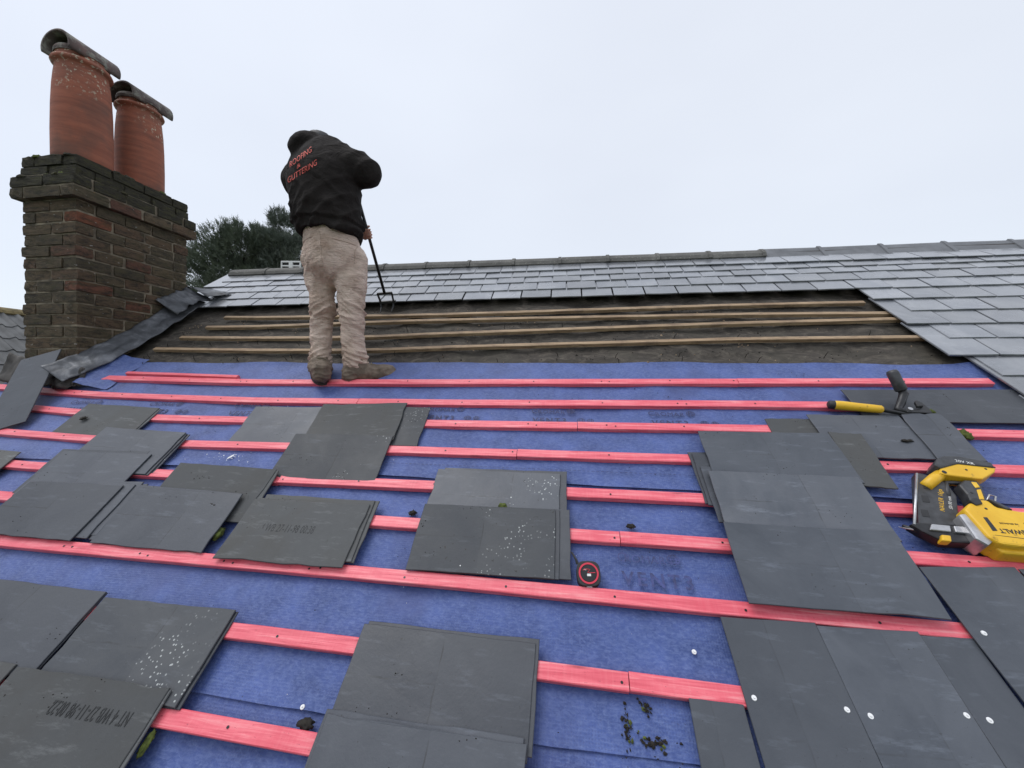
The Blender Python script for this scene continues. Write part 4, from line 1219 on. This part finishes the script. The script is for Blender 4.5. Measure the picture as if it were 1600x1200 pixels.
# crumbs lying on each loose slate
for o_ in [x for x in bpy.data.objects if x.name.startswith('loose_slate')]:
    r = random.Random(o_.name)
    d = o_.dimensions
    V, F = [], []
    cl = [(r.uniform(-.5, .5) * d.x * .9, r.uniform(-.5, .5) * d.y * .9) for _ in range(3)] + [(r.uniform(-.5, .5) * d.x * .8, d.y * .48)]
    for q in range(r.randint(10, 34)):
        c = r.choice(cl); x = c[0] + r.gauss(0, .028); y = c[1] + r.gauss(0, .014)
        if abs(x) > d.x * .49 or abs(y) > d.y * .49: continue
        s = r.uniform(.0012, .0042); b = len(V); a0 = r.uniform(0, 6.28)
        for k in range(4):
            rr = s * r.uniform(.4, 1.4); V.append((x + rr * math.cos(a0 + k * 1.57), y + .7 * rr * math.sin(a0 + k * 1.57), .0045))
        V.append((x, y, .0058 + s * r.uniform(.3, .8)))
        F += [(b, b+1, b+4), (b+1, b+2, b+4), (b+2, b+3, b+4), (b+3, b, b+4)]
    if F:
        g_ = link('dirt_crumbs', mesh('dirt_crumbs', V, F), 'debris', o_)
        g_['kind'] = 'stuff'

# ------------------------------------------------------------------ implicit-surface modelling for the person
class Field:
    def __init__(self, lo, hi, h):
        self.lo = np.array(lo, float); self.h = h
        self.n = np.ceil((np.array(hi) - self.lo) / h).astype(int) + 1
        self.d = np.full(self.n, 1.0, np.float32)
        self.ax = [self.lo[k] + h * np.arange(self.n[k]) for k in range(3)]
    def _sub(self, lo, hi):
        s = []
        for k in range(3):
            a = int(max(0, math.floor((lo[k] - self.lo[k]) / self.h))); b = int(min(self.n[k], math.ceil((hi[k] - self.lo[k]) / self.h) + 1))
            s.append(slice(a, max(a, b)))
        X, Y, Z = np.meshgrid(*(self.ax[k][s[k]] for k in range(3)), indexing='ij')
        return tuple(s), X, Y, Z
    def _join(self, s, d, k, cut=False):
        a = self.d[s]
        if cut:
            h = np.clip(0.5 - 0.5 * (a + d) / k, 0, 1); self.d[s] = a * (1 - h) - d * h + k * h * (1 - h)
        else:
            h = np.clip(0.5 + 0.5 * (d - a) / k, 0, 1); self.d[s] = d * (1 - h) + a * h - k * h * (1 - h)
    def limb(self, p, q, r0, r1, k=0.02, sq=None, cut=False):
        """tapered capsule; sq = (axis vector, factor) squashes it along a direction"""
        p, q = np.array(p, float), np.array(q, float)
        rm = max(r0, r1) + k + 2 * self.h
        s, X, Y, Z = self._sub(np.minimum(p, q) - rm, np.maximum(p, q) + rm)
        if X.size == 0: return
        D = q - p; L = D @ D + 1e-9
        t_ = np.clip(((X-p[0])*D[0] + (Y-p[1])*D[1] + (Z-p[2])*D[2]) / L, 0, 1)
        x, y, z_ = X - p[0] - t_*D[0], Y - p[1] - t_*D[1], Z - p[2] - t_*D[2]
        if sq is not None:
            a = np.array(sq[0], float); a /= np.linalg.norm(a); f = sq[1] - 1
            dp = x*a[0] + y*a[1] + z_*a[2]
            x, y, z_ = x + a[0]*dp*f, y + a[1]*dp*f, z_ + a[2]*dp*f
        d = np.sqrt(x*x + y*y + z_*z_) - (r0 + (r1 - r0) * t_)
        if sq is not None: d = d / max(1.0, sq[1] ** .5)
        self._join(s, d.astype(np.float32), k, cut)
    def chain(self, pts, rs, k=0.03, sq=None):
        for a, b, r0, r1 in zip(pts, pts[1:], rs, rs[1:]): self.limb(a, b, r0, r1, k, sq)
    def below(self, p, nrm, k=0.01):
        """keep only the side the normal points to"""
        X, Y, Z = np.meshgrid(*self.ax, indexing='ij')
        n = np.array(nrm, float); n /= np.linalg.norm(n)
        d = -((X-p[0])*n[0] + (Y-p[1])*n[1] + (Z-p[2])*n[2])
        self.d = np.maximum(self.d, d.astype(np.float32))
    def mesh(self, name, smooth=2, disp=None):
        g = self.d
        ins = g < 0
        nx, ny, nz_ = g.shape
        c = np.zeros((nx-1, ny-1, nz_-1), np.int8)
        for i in (0, 1):
            for j in (0, 1):
                for k in (0, 1): c += ins[i:nx-1+i, j:ny-1+j, k:nz_-1+k]
        act = (c > 0) & (c < 8)
        idx = -np.ones(act.shape, np.int64); cells = np.argwhere(act); idx[act] = np.arange(len(cells))
        acc = np.zeros((len(cells), 3)); cnt = np.zeros(len(cells))
        corners = [(i, j, k) for i in (0, 1) for j in (0, 1) for k in (0, 1)]
        for a in corners:
            for b in corners:
                if sum(b) - sum(a) == 1 and all(q >= p_ for p_, q in zip(a, b)):
                    va = g[tuple((cells + a).T)]; vb = g[tuple((cells + b).T)]
                    m = (va < 0) != (vb < 0)
                    t_ = np.where(m, va / np.where(va == vb, 1, va - vb), 0)
                    acc += m[:, None] * (np.array(a) + t_[:, None] * (np.array(b) - np.array(a))); cnt += m
        V = (cells + acc / np.maximum(cnt, 1)[:, None]) * self.h + self.lo
        F = []
        for axis in range(3):
            o1, o2 = [(1, 2), (2, 0), (0, 1)][axis]
            e = [0, 0, 0]; e[axis] = 1
            sl0 = [slice(1, -1)] * 3; sl0[axis] = slice(0, -1)
            A = ins[tuple(sl0)]
            sl1 = [slice(1, -1)] * 3; sl1[axis] = slice(1, None)
            B = ins[tuple(sl1)]
            w = np.argwhere(A != B)
            sg = A[tuple(w.T)]
            w = w + 1; w[:, axis] -= 1
            d1 = np.zeros(3, int); d1[o1] = 1; d2 = np.zeros(3, int); d2[o2] = 1
            q = np.stack([idx[tuple((w - d1 - d2).T)], idx[tuple((w - d2).T)], idx[tuple(w.T)], idx[tuple((w - d1).T)]], 1)
            q[~sg] = q[~sg][:, ::-1]
            F.append(q)
        F = np.concatenate(F)
        F = F[(F >= 0).all(1)]
        me_ = bpy.data.meshes.new(name)
        me_.from_pydata(V.tolist(), [], F.tolist())
        bm = bmesh.new(); bm.from_mesh(me_)
        for _ in range(smooth): bmesh.ops.smooth_vert(bm, verts=bm.verts, factor=0.5, use_axis_x=True, use_axis_y=True, use_axis_z=True)
        if disp:
            bm.normal_update()
            mv = [(v_, v_.co + v_.normal * disp(v_.co)) for v_ in bm.verts]
            for v_, p in mv: v_.co = p
            bmesh.ops.smooth_vert(bm, verts=bm.verts, factor=0.3, use_axis_x=True, use_axis_y=True, use_axis_z=True)
        bm.to_mesh(me_); bm.free()
        for p in me_.polygons: p.use_smooth = True
        return me_

YAW = R(8.34)
PF = Vector((-1.4715, 2.388, ZC - .04))                      # between the boots
MP = Matrix.Translation(PF) @ Matrix.Rotation(YAW, 4, 'Z')     # person space: x right, y away up the roof, z up

# the tool he works with: a long-handled claw bar standing on the roof, handle through both hands
tool_b = MP.inverted() @ (MR @ Vector((-1.445, .93, .185)))
H_low = Vector((0.005, 0.360, 1.138))
tdir = (H_low - tool_b).normalized()
H_top = H_low + tdir * 0.33
FW = Vector((math.sin(R(38)), math.cos(R(38)), 0)); RT = Vector((math.cos(R(38)), -math.sin(R(38)), 0))

# ---- body (one continuous skin surface under the clothes)
B = Field((-.55, -.32, -.02), (.42, .66, 1.74), 0.0075)
pel = (-0.104, 0.020, 0.871); chest = (-0.174, 0.050, 1.396); neck0 = (-0.222, 0.120, 1.612); head = Vector((-0.291, 0.220, 1.703))
B.chain([pel, (-0.138, 0.020, 1.122), chest, (-0.194, 0.080, 1.509)], [.14, .14, .17, .12], .04, (FW, 1.35))
B.limb(neck0, head, .055, .055, .03)
B.limb(head, head + FW * .03 + Vector((0, 0, -.03)), .088, .078, .02, (RT, 1.12))
B.limb(head + FW * .07 + Vector((0, 0, -.075)), head + FW * .085 + Vector((0, 0, -.08)), .042, .036, .03)      # jaw
B.limb(head + FW * .105 + Vector((0, 0, -.012)), head + FW * .125 + Vector((0, 0, -.045)), .010, .015, .012)      # nose
for s in (-1, 1):
    B.limb(head + RT * .082 * s + Vector((0, 0, .005)), head + RT * .088 * s + Vector((0, 0, -.035)), .014, .010, .008)
    B.limb(head + RT * .032 * s + FW * .108 + Vector((0, 0, -.008)), head + RT * .036 * s + FW * .106 + Vector((0, 0, -.008)), .012, .012, .006, None, True)
B.limb(head + RT * -.022 + FW * .122 + Vector((0, 0, -.082)), head + RT * .022 + FW * .122 + Vector((0, 0, -.082)), .005, .005, .004, None, True)
rs, re, rw = (0.021, -0.020, 1.487), (0.135, -0.040, 1.392), None
ls, le = (-0.436, 0.180, 1.533), (-0.441, 0.400, 1.371)
def grip(center, side):
    """palm and five fingers closed round the shaft"""
    c = Vector(center); s = (side - tdir * side.dot(tdir)).normalized(); o = tdir.cross(s)
    B.limb(c + s * .030 - tdir * .026, c + s * .030 + tdir * .026, .021, .022, .012, (s, 1.3))
    for i_ in range(4):
        b_ = c + tdir * (.030 - .020 * i_)
        r_ = (.0092, .0096, .0094, .0084)[i_]
        ln = (.95, 1.05, 1.0, .85)[i_]
        arc = [b_ + (s * math.cos(a) + o * math.sin(a)) * .0255 for a in (R(25), R(75), R(75 + 55 * ln), R(75 + 105 * ln))]
        B.chain(arc, [r_, r_, r_ * .95, r_ * .85], .004)
    arc = [c + s * .026 + tdir * .030 - o * .010, c - o * .026 + tdir * .044, c - o * .022 - s * .016 + tdir * .046]
    B.chain(arc, [.0125, .0105, .009], .005)
    return c + s * .045 - tdir * .0
wl_ = grip(H_low, Vector((-.8, -.2, .3)))
wr_ = grip(H_top, Vector((.5, -.8, .1)))
B.chain([rs, re, wr_], [.05, .042, .028], .02)
B.chain([ls, le, wl_], [.05, .042, .028], .02)
lh, lk, la = (-0.208, 0.030, 0.814), (-0.173, 0.020, 0.487), (-0.191, 0.030, 0.129)
rh, rk, ra = (0.021, 0.000, 0.796), (0.047, -0.020, 0.468), (0.060, 0.000, 0.115)
B.chain([lh, lk, la], [.085, .055, .040], .03)
B.chain([rh, rk, ra], [.085, .055, .040], .03)
B.limb(la, (-0.191, 0.040, 0.034), .038, .035, .02); B.limb((-0.171, 0.000, 0.025), (-0.250, 0.140, 0.034), .036, .03, .02)
B.limb(ra, (0.069, 0.000, 0.034), .038, .035, .02); B.limb((0.051, 0.000, 0.025), (0.223, 0.050, 0.043), .036, .03, .02)
person = link('person', B.mesh('person', 1), 'skin', mw=MP)
tag(person, 'roofer in black hoodie and pale dirty trousers seen from behind, holding a long-handled tool', 'person')

# ---- hoodie
Hd = Field((-.60, -.34, .86), (.42, .66, 1.76), 0.0085)
Hd.chain([(-0.111, 0.000, 1.002), (-0.137, 0.000, 1.165), (-0.168, 0.020, 1.333), (-0.153, 0.050, 1.449)], [.243, .242, .262, .205], .05, (FW, 1.32))
Hd.chain([(-0.120, 0.000, 1.448), (-0.017, -0.020, 1.453), (0.081, -0.040, 1.417), (0.148, -0.050, 1.382)], [.14, .108, .098, .088], .04)
Hd.chain([(0.148, -0.050, 1.386), wr_ + (Vector(re) - wr_) * .30], [.082, .052], .03)
Hd.chain([(-0.301, 0.100, 1.485), (-0.431, 0.180, 1.437), le, wl_ + (Vector(le) - wl_) * .22], [.13, .095, .07, .046], .05)
Hd.chain([(-0.350, 0.020, 1.575), (-0.304, 0.040, 1.596), (-0.254, 0.060, 1.612), (-0.207, 0.080, 1.611)], [.048, .100, .100, .085], .02, ((-.25, 0, 1), 1.25))
Hd.below((-0.111, 0.000, 0.968), (.10, .05, 1))
def fold_h(p):
    a = nz(p.x * 5 + p.z * 6, p.y * 5, p.z * 3 - p.x * 3)
    b = 1 - abs(nz(p.x * 7 - p.z * 7, p.y * 6, p.z * 2.0 + 4)) * 2
    lowz = max(0.0, min(1.0, (1.40 - p.z) / .35))
    band = -0.014 if p.z < 1.035 + p.x * -.10 else 0.006 * max(0, 1 - (p.z - 1.035 + p.x * .10) / .05)
    arm = 0.6 if p.x > .05 and p.z > 1.3 else 0.0
    c = max(0, 1 - abs(nz(p.x * 5 + p.z * 9, p.y * 4 + 7, p.z * 2.5 - p.x * 6)) * 3.2)
    e = max(0, 1 - abs(nz(p.x * 11 - p.z * 5, p.y * 9, p.z * 9 + p.x * 6 + 9)) * 3.0)
    arm = max(arm, .35)
    return .006 * a + .015 * max(0, b) ** 1.6 * (lowz + arm) + .012 * c ** 1.5 * (lowz + .2) + .003 * e + band * (p.y < .3) - .006
hood_me = Hd.mesh('hoodie', 2, fold_h)
hoodie = link('hoodie', hood_me, 'hoodie', person)
tag(hoodie, 'black hooded sweatshirt with orange-red lettering on the back')
# lettering laid onto the cloth
bvh = BVHTree.FromPolygons([v_.co.copy() for v_ in hood_me.vertices], [tuple(p.vertices) for p in hood_me.polygons])
eye = MP.inverted() @ Vector((0, 0, ZC))
def back_text(s, a, b, h):
    me_ = text_me('back_lettering', s, 1.0, 0.0, 1.0, 'LEFT', bold=-.004)
    bm = bmesh.new(); bm.from_mesh(me_)
    bmesh.ops.triangulate(bm, faces=bm.faces[:])
    bmesh.ops.subdivide_edges(bm, edges=[e_ for e_ in bm.edges if e_.calc_length() > .25], cuts=2)
    w_ = max(v_.co.x for v_ in bm.verts)
    a, b, up = Vector(a), Vector(b), Vector((-.03, 0, 1))
    for v_ in bm.verts:
        p = a.lerp(b, v_.co.x / w_) + up * (v_.co.y * h / .7)
        d = (p - eye).normalized()
        hit = bvh.ray_cast(p - d * 1.0, d)
        if hit[0] is not None: p = hit[0] + hit[1] * .003
        v_.co = p
    bm.to_mesh(me_); bm.free()
    link('back_lettering', me_, 'orangeprint', hoodie)
back_text('ROOFING', (-0.265, -0.200, 1.326), (-0.131, -0.200, 1.424), .034)
back_text('&', (-0.221, -0.200, 1.318), (-0.198, -0.200, 1.337), .024)
back_text('GUTTERING', (-0.277, -0.200, 1.231), (-0.099, -0.200, 1.345), .036)
# cap on the bowed head
Cp = Field((-.36, .05, 1.5), (.05, .5, 1.78), 0.0075)
Cp.limb(head + Vector((0, 0, .012)), head + FW * .03 + Vector((0, 0, .004)), .101, .092, .02)
Cp.limb(head + FW * .11 - RT * .05 + Vector((0, 0, .004)), head + FW * .11 + RT * .05 + Vector((0, 0, .004)), .05, .05, .02, ((0, 0, 1), 4.0))
Cp.below(head + Vector((0, 0, -.012)), (0, 0, 1))
link('cap', Cp.mesh('cap', 2), 'black', person)

# ---- trousers
T = Field((-.36, -.30, .08), (.24, .30, 1.10), 0.006)
T.limb((-0.108, 0.010, 0.963), (-0.103, 0.010, 0.842), .208, .212, .03, (FW, 1.25))
T.chain([(-0.194, 0.020, 0.828), (-0.186, 0.020, 0.690), (-0.163, 0.010, 0.494), (-0.186, 0.030, 0.303), (-0.191, 0.030, 0.121)], [.112, .094, .072, .067, .060], .022)
T.chain([(0.017, 0.000, 0.822), (0.038, -0.020, 0.659), (0.047, -0.030, 0.478), (0.047, -0.010, 0.299), (0.069, 0.000, 0.098)], [.117, .098, .078, .073, .068], .022)
T.below((-0.043, 0.000, 0.094), (-.06, .0, 1))
def fold_t(p):
    knee = math.exp(-((p.z - .47) / .10) ** 2); ank = math.exp(-((p.z - .16) / .09) ** 2); thigh = math.exp(-((p.z - .78) / .14) ** 2)
    r1 = 1 - abs(nz(p.x * 4, p.y * 4 + p.x * 2, p.z * 24 + 3 * nz(p.x * 6, p.y * 6))) * 2.4
    r2 = 1 - abs(nz(p.x * 9 + p.z * 8, p.y * 9, p.z * 8 - p.x * 9)) * 2.4
    sb = 0
    r3 = 1 - abs(nz(p.x * 13, p.y * 13 + p.z * 5, p.z * 38 + 5 * nz(p.x * 5, p.y * 5, 3))) * 2.6
    return .014 * max(-.3, r1) * (knee + ank * 1.3 + .05) + .007 * max(-.4, r3) * (knee + ank + .25) + .007 * max(-.3, r2) * (thigh + .3) + .003 * nz(p.x * 7, p.y * 7, p.z * 7) - .007
trousers = link('trousers', T.mesh('trousers', 1, fold_t), 'khaki', person)
tag(trousers, 'pale khaki work trousers, crumpled and dirty')
# seam, pockets
def cloth_line(pts, r_, name, mat):
    bvt = BVHTree.FromPolygons([v_.co.copy() for v_ in trousers.data.vertices], [tuple(p.vertices) for p in trousers.data.polygons])
    out = []
    for p in pts:
        d = Vector((0, 1, 0)); hit = bvt.ray_cast(Vector(p) - d, d)
        if hit[0] is not None: out.append(hit[0] + Vector((0, -.001, 0)))
    if len(out) > 2: link(name, tube_me(name, out, r_, 6), mat, person)
def seg(a, b, n=14): return [Vector(a).lerp(Vector(b), i_ / n) for i_ in range(n + 1)]
cloth_line(seg((-0.103, 0.000, 0.951), (-0.077, 0.000, 0.719)), .0035, 'seat_seam', 'khaki')
cloth_line(seg((-0.021, 0.000, 0.908), (0.094, 0.000, 0.899)) + seg((0.094, 0.000, 0.899), (0.086, 0.000, 0.779)), .003, 'pocket_seam', 'khaki')
cloth_line(seg((-0.257, 0.000, 0.916), (-0.158, 0.000, 0.925)), .003, 'pocket_seam', 'khaki')

# ---- boots
def boot(ankle, heel, toe, lean, lab):
    ankle, heel, toe = Vector(ankle), Vector(heel), Vector(toe)
    d = (toe - heel).normalized(); side = Vector((d.y, -d.x, 0)).normalized(); upn = side.cross(d)
    if upn.z < 0: upn = -upn
    lo = np.minimum(np.minimum(np.array(ankle), np.array(heel)), np.array(toe)) - .1; hi = np.maximum(np.maximum(np.array(ankle), np.array(heel)), np.array(toe)) + .1
    f = Field(lo, hi, .006)
    h_ = heel + upn * .052; t_ = toe + upn * .050
    f.chain([ankle + Vector((0, 0, .03)), ankle, h_ + d * .045 + upn * .03], [.066, .062, .060], .03)
    f.chain([h_ + d * .04, h_ + d * .13 + upn * .014, t_ - d * .06], [.052, .064, .060], .03)
    f.limb(h_ + d * .05, h_ + d * .02 + upn * .02, .045, .042, .02)
    f.limb(h_ + d * .03, h_ + d * .03 + upn * .055, .050, .046, .02)
    f.below(heel + upn * .012, upn)
    f.below(ankle + Vector((0, 0, .055)), (0, 0, -1))
    me_ = f.mesh('boot', 2, lambda p: .004 * nz(p.x * 22, p.y * 22, p.z * 22) + .007 * max(0, 1 - abs(nz(p.x * 14, p.y * 14, p.z * 30)) * 3) - .004)
    b_ = link('boot', me_, 'boot', person)
    tag(b_, lab)
    # sole follows the outline of the boot
    n = 26; V, F = [], []
    mid = heel + d * ((toe - heel).length / 2 + .002); hl = (toe - heel).length / 2 + .010
    for zz in (-.003, .023):
        for k in range(n):
            a = 2 * math.pi * k / n
            wdt = .057 * (1 + .12 * math.cos(a))
            V.append(mid + d * (hl * math.copysign(abs(math.cos(a)) ** .75, math.cos(a))) + side * (wdt * math.copysign(abs(math.sin(a)) ** .8, math.sin(a))) + upn * zz)
    F = [tuple(range(n))[::-1], tuple(range(n, 2*n))] + [(k, (k+1) % n, n+(k+1) % n, n+k) for k in range(n)]
    link('sole', mesh('sole', V, F), 'sole', b_)
    bvb = BVHTree.FromPolygons([v_.co.copy() for v_ in me_.vertices], [tuple(p.vertices) for p in me_.polygons])
    for q in range(5):
        c = h_ + d * (.085 + .022 * q) + upn * .16
        pts = []
        for s_ in (-.026, -.013, 0, .013, .026):
            hit = bvb.ray_cast(c + side * s_, -upn)
            if hit[0] is not None: pts.append(hit[0] + upn * .003)
        if len(pts) > 2: link('lace', tube_me('lace', pts, .0032, 6), 'lace', b_)
boot((-0.186, 0.020, 0.120), (-0.122, -0.090, -0.007), (-0.275, 0.170, 0.102), 0, 'dusty brown work boot, heel towards the camera')
boot((0.069, 0.000, 0.111), (0.013, -0.020, -0.017), (0.329, 0.060, 0.034), 0, 'dusty brown work boot pointing right')

# ------------------------------------------------------------------ the long-handled claw bar in his hands
mtb = MP
tool = empty('claw_bar', MP @ Matrix.Translation(tool_b))
tag(tool, 'black long-handled claw bar held by the roofer, claws on the top old batten', 'claw bar')
def tl(p): return Vector(p) - tool_b
link('shaft', tube_me('shaft', [tl(tool_b), tl(H_top + tdir * .06)], .0115, 12), 'blackmetal', tool, smooth=True)
xh = Vector((1, 0, 0)); xh = (xh - tdir * xh.dot(tdir)).normalized(); yh = tdir.cross(xh)
def tb(name, pts, r_, mat='blackmetal', n=6): link(name, tube_me(name, pts, r_, n), mat, tool)
o0 = Vector((0, 0, 0))
tb('yoke', [xh * -.062, xh * .062], .010); 
tb('side_arm', [xh * -.060, xh * -.052 - tdir * .085], .009); tb('side_arm', [xh * .060, xh * .056 - tdir * .085], .009)
tb('cross_bar', [xh * -.062 - tdir * .078, xh * .075 - tdir * .078], .014)
ve = Vector((0, -.35, -1)).normalized()
for s in (-.050, .054):
    b_ = xh * s - tdir * .080
    tb('claw', [b_, b_ + ve * .045 + Vector((0, .012, 0)), b_ + ve * .095 - Vector((math.copysign(.006, s), .004, 0))], [.009, .008, .004])

# ------------------------------------------------------------------ neighbour's roof at the far left
nb = empty('neighbour_roof', loc=(-8.0, 0, ZC + .93))
tag(nb, 'grey tiled neighbouring roof with a lichened ridge, left of the chimney stack', 'roof')
NP = R(38)
def tile_me():
    V, F = [], []
    W_, L_ = .30, .38
    nx = 14
    for zz in (0, -.014):
        for j in range(2):
            for i_ in range(nx + 1):
                x = W_ * i_ / nx
                p = abs(((i_ / nx * 2) % 1.0) - .5) * 2
                hgt = .036 * max(0, (p - .45) / .55) ** .8
                V.append((j * L_, x, hgt + zz + (.016 if j == 1 else 0)))
    m = 2 * (nx + 1)
    for i_ in range(nx):
        F.append((i_, i_+1, nx+1+i_+1, nx+1+i_)); F.append((m+i_, m+nx+1+i_, m+nx+2+i_, m+i_+1))
        F.append((nx+1+i_, nx+2+i_, m+nx+2+i_, m+nx+1+i_))
    return mesh('roof_tile', V, F)
tm_ = tile_me(); tm_.materials.append(M['pantile'])
for row in range(9):
    for c in range(18):
        d = .06 + .29 * row
        o_ = link('roof_tile', tm_, None, nb, (d * math.cos(NP), 1.6 + .302 * c, -d * math.sin(NP) + rnd.uniform(-.002, .002)), (0, NP + rnd.uniform(-.006, .006), 0))
nbr = ridge_me(.45, .12, .016)
for c in range(12):
    link('ridge_tile', nbr, 'lichenridge', nb, (0, 1.82 + .453 * c, -.055), (0, 0, math.pi / 2))
prof = [(0, -.05), (2.2, -.05 - 2.2 * math.tan(NP)), (2.2, -ZC - .93), (-2.2, -ZC - .93), (-2.2, -.05 - 2.2 * math.tan(NP))]
V = [(x, y, z_) for y in (1.7, 6.95) for x, z_ in prof]
link('neighbour_wall', mesh('neighbour_wall', V, [(0, 1, 2, 3, 4), (9, 8, 7, 6, 5)] + [(i_, 5+i_, 5+(i_+1) % 5, (i_+1) % 5) for i_ in range(5)]), 'render', nb)

# ------------------------------------------------------------------ conifers beyond the ridge
def conifer(name, base, H, lobes, count, label, mat, seed):
    """lobes: (x, y, z, rx, rz) relative to the base"""
    r = random.Random(seed)
    root = empty(name, loc=base); tag(root, label, 'tree', 'conifers beyond the ridge')
    link('trunk', tube_me('trunk', [(0, 0, 0), (.05, .02, H * .35), (-.03, .05, H * .7), (.02, .0, H * .93)], [.22, .17, .10, .02], 10), 'bark', root, smooth=True)
    V, F = [], []
    for q in range(26):
        lx, ly, lz, rx, rz = r.choice(lobes)
        z_ = lz + r.uniform(-.6, .5) * rz
        a = r.uniform(0, 6.28); rr = rx * r.uniform(.5, .9)
        p0 = Vector((0, 0, max(.5, z_ - .35))); p1 = Vector((lx + rr * math.cos(a), ly + rr * math.sin(a), z_ + .15))
        me_ = tube_me('limb', [p0, p0.lerp(p1, .5) + Vector((0, 0, -.05)), p1], [.05, .03, .008], 5)
        link('limb', me_, 'bark', root)
    for q in range(count):
        lx, ly, lz, rx, rz = r.choice(lobes)
        while True:
            a = Vector((r.uniform(-1, 1), r.uniform(-1, 1), r.uniform(-1, 1)))
            if .25 < a.length < 1: break
        a = a * (a.length ** -.35)
        p = Vector((lx + a.x * rx, ly + a.y * rx, lz + a.z * rz))
        lump = nz(p.x * 1.9, p.y * 1.9 + seed, p.z * 1.9)
        if lump < -.14: continue
        p += a * (.28 * lump)
        # a spray: a short twig with needles fanning off both sides
        d = (Vector((a.x, a.y, a.z * .6 + .55)) + Vector((r.gauss(0, .35), r.gauss(0, .35), r.gauss(0, .3)))).normalized()
        s = d.cross(Vector((r.gauss(0, 1), r.gauss(0, 1), r.gauss(0, 1)))).normalized()
        n_ = d.cross(s)
        Ls = r.uniform(.13, .26)
        for k in range(6):
            f = k / 6
            b_ = p + d * (Ls * f)
            sg = s if k % 2 else -s
            t_ = b_ + (sg * .8 + d * .9 + n_ * r.uniform(-.5, .5)) * (.085 * (1.15 - f))
            w_ = d * .017
            i0 = len(V); V += [b_ - w_, b_ + w_, t_]; F.append((i0, i0+1, i0+2))
        i0 = len(V); V += [p - s * .008, p + s * .008, p + d * (Ls + .05)]; F.append((i0, i0+1, i0+2))
    link('crown', mesh('crown', V, F), mat, root)
conifer('conifer_tree', (-11.9, 12.5, 0), ZC + 5.4, [(0, 0, ZC + 4.1, 1.55, 1.35), (-.9, 0, ZC + 3.5, 1.2, 1.35), (.55, 0, ZC + 4.5, 1.1, .95), (.7, 0, ZC + 3.0, 1.4, 1.3), (-.2, .2, ZC + 2.2, 2.2, 1.5)], 26000, 'broad dark conifer rising behind the ridge beside the chimney stack', 'needle', 3)
conifer('conifer_tree', (-10.55, 12.9, 0), ZC + 6.1, [(0, 0, ZC + 5.25, .62, .75), (.15, 0, ZC + 4.5, 1.0, .9), (.35, 0, ZC + 3.6, 1.15, 1.0), (-.35, 0, ZC + 4.6, .65, .7), (.4, 0, ZC + 2.4, 1.2, 1.3)], 17000, 'taller thin-topped conifer behind the ridge, just left of the roofer', 'needle2', 8)

# ------------------------------------------------------------------ white slotted panel showing above the ridge
wp = empty('slotted_panel', loc=(-6.46, 8.19, ZC + 2.50))
wp.rotation_euler = (0, 0, YAW)
tag(wp, 'small white slotted panel showing above the ridge left of the roofer', 'panel')
for x0, x1, z0_, z1_ in ((-.23, .23, .19, .225), (-.23, .23, .095, .125), (-.23, .23, 0, .03), (-.23, -.205, .03, .19), (.205, .23, .03, .19), (-.045, .045, .03, .19)):
    link('bar', box_me('bar', x0 + .0005 * z0_, x1, -.02 + .01 * z0_, .02 - .01 * z0_, z0_, z1_, .003, 1), 'white', wp)
link('dark_backing', box_me('dark_backing', -.225, .225, .022, .03, .002, .22), 'black', wp)
link('rail', tube_me('rail', [(.22, .0, .02), (1.2, .0, .02)], .014, 8), 'white', wp)
link('post', tube_me('post', [(0, .05, -4.0), (0, .05, .1)], .03, 8), 'white', wp)
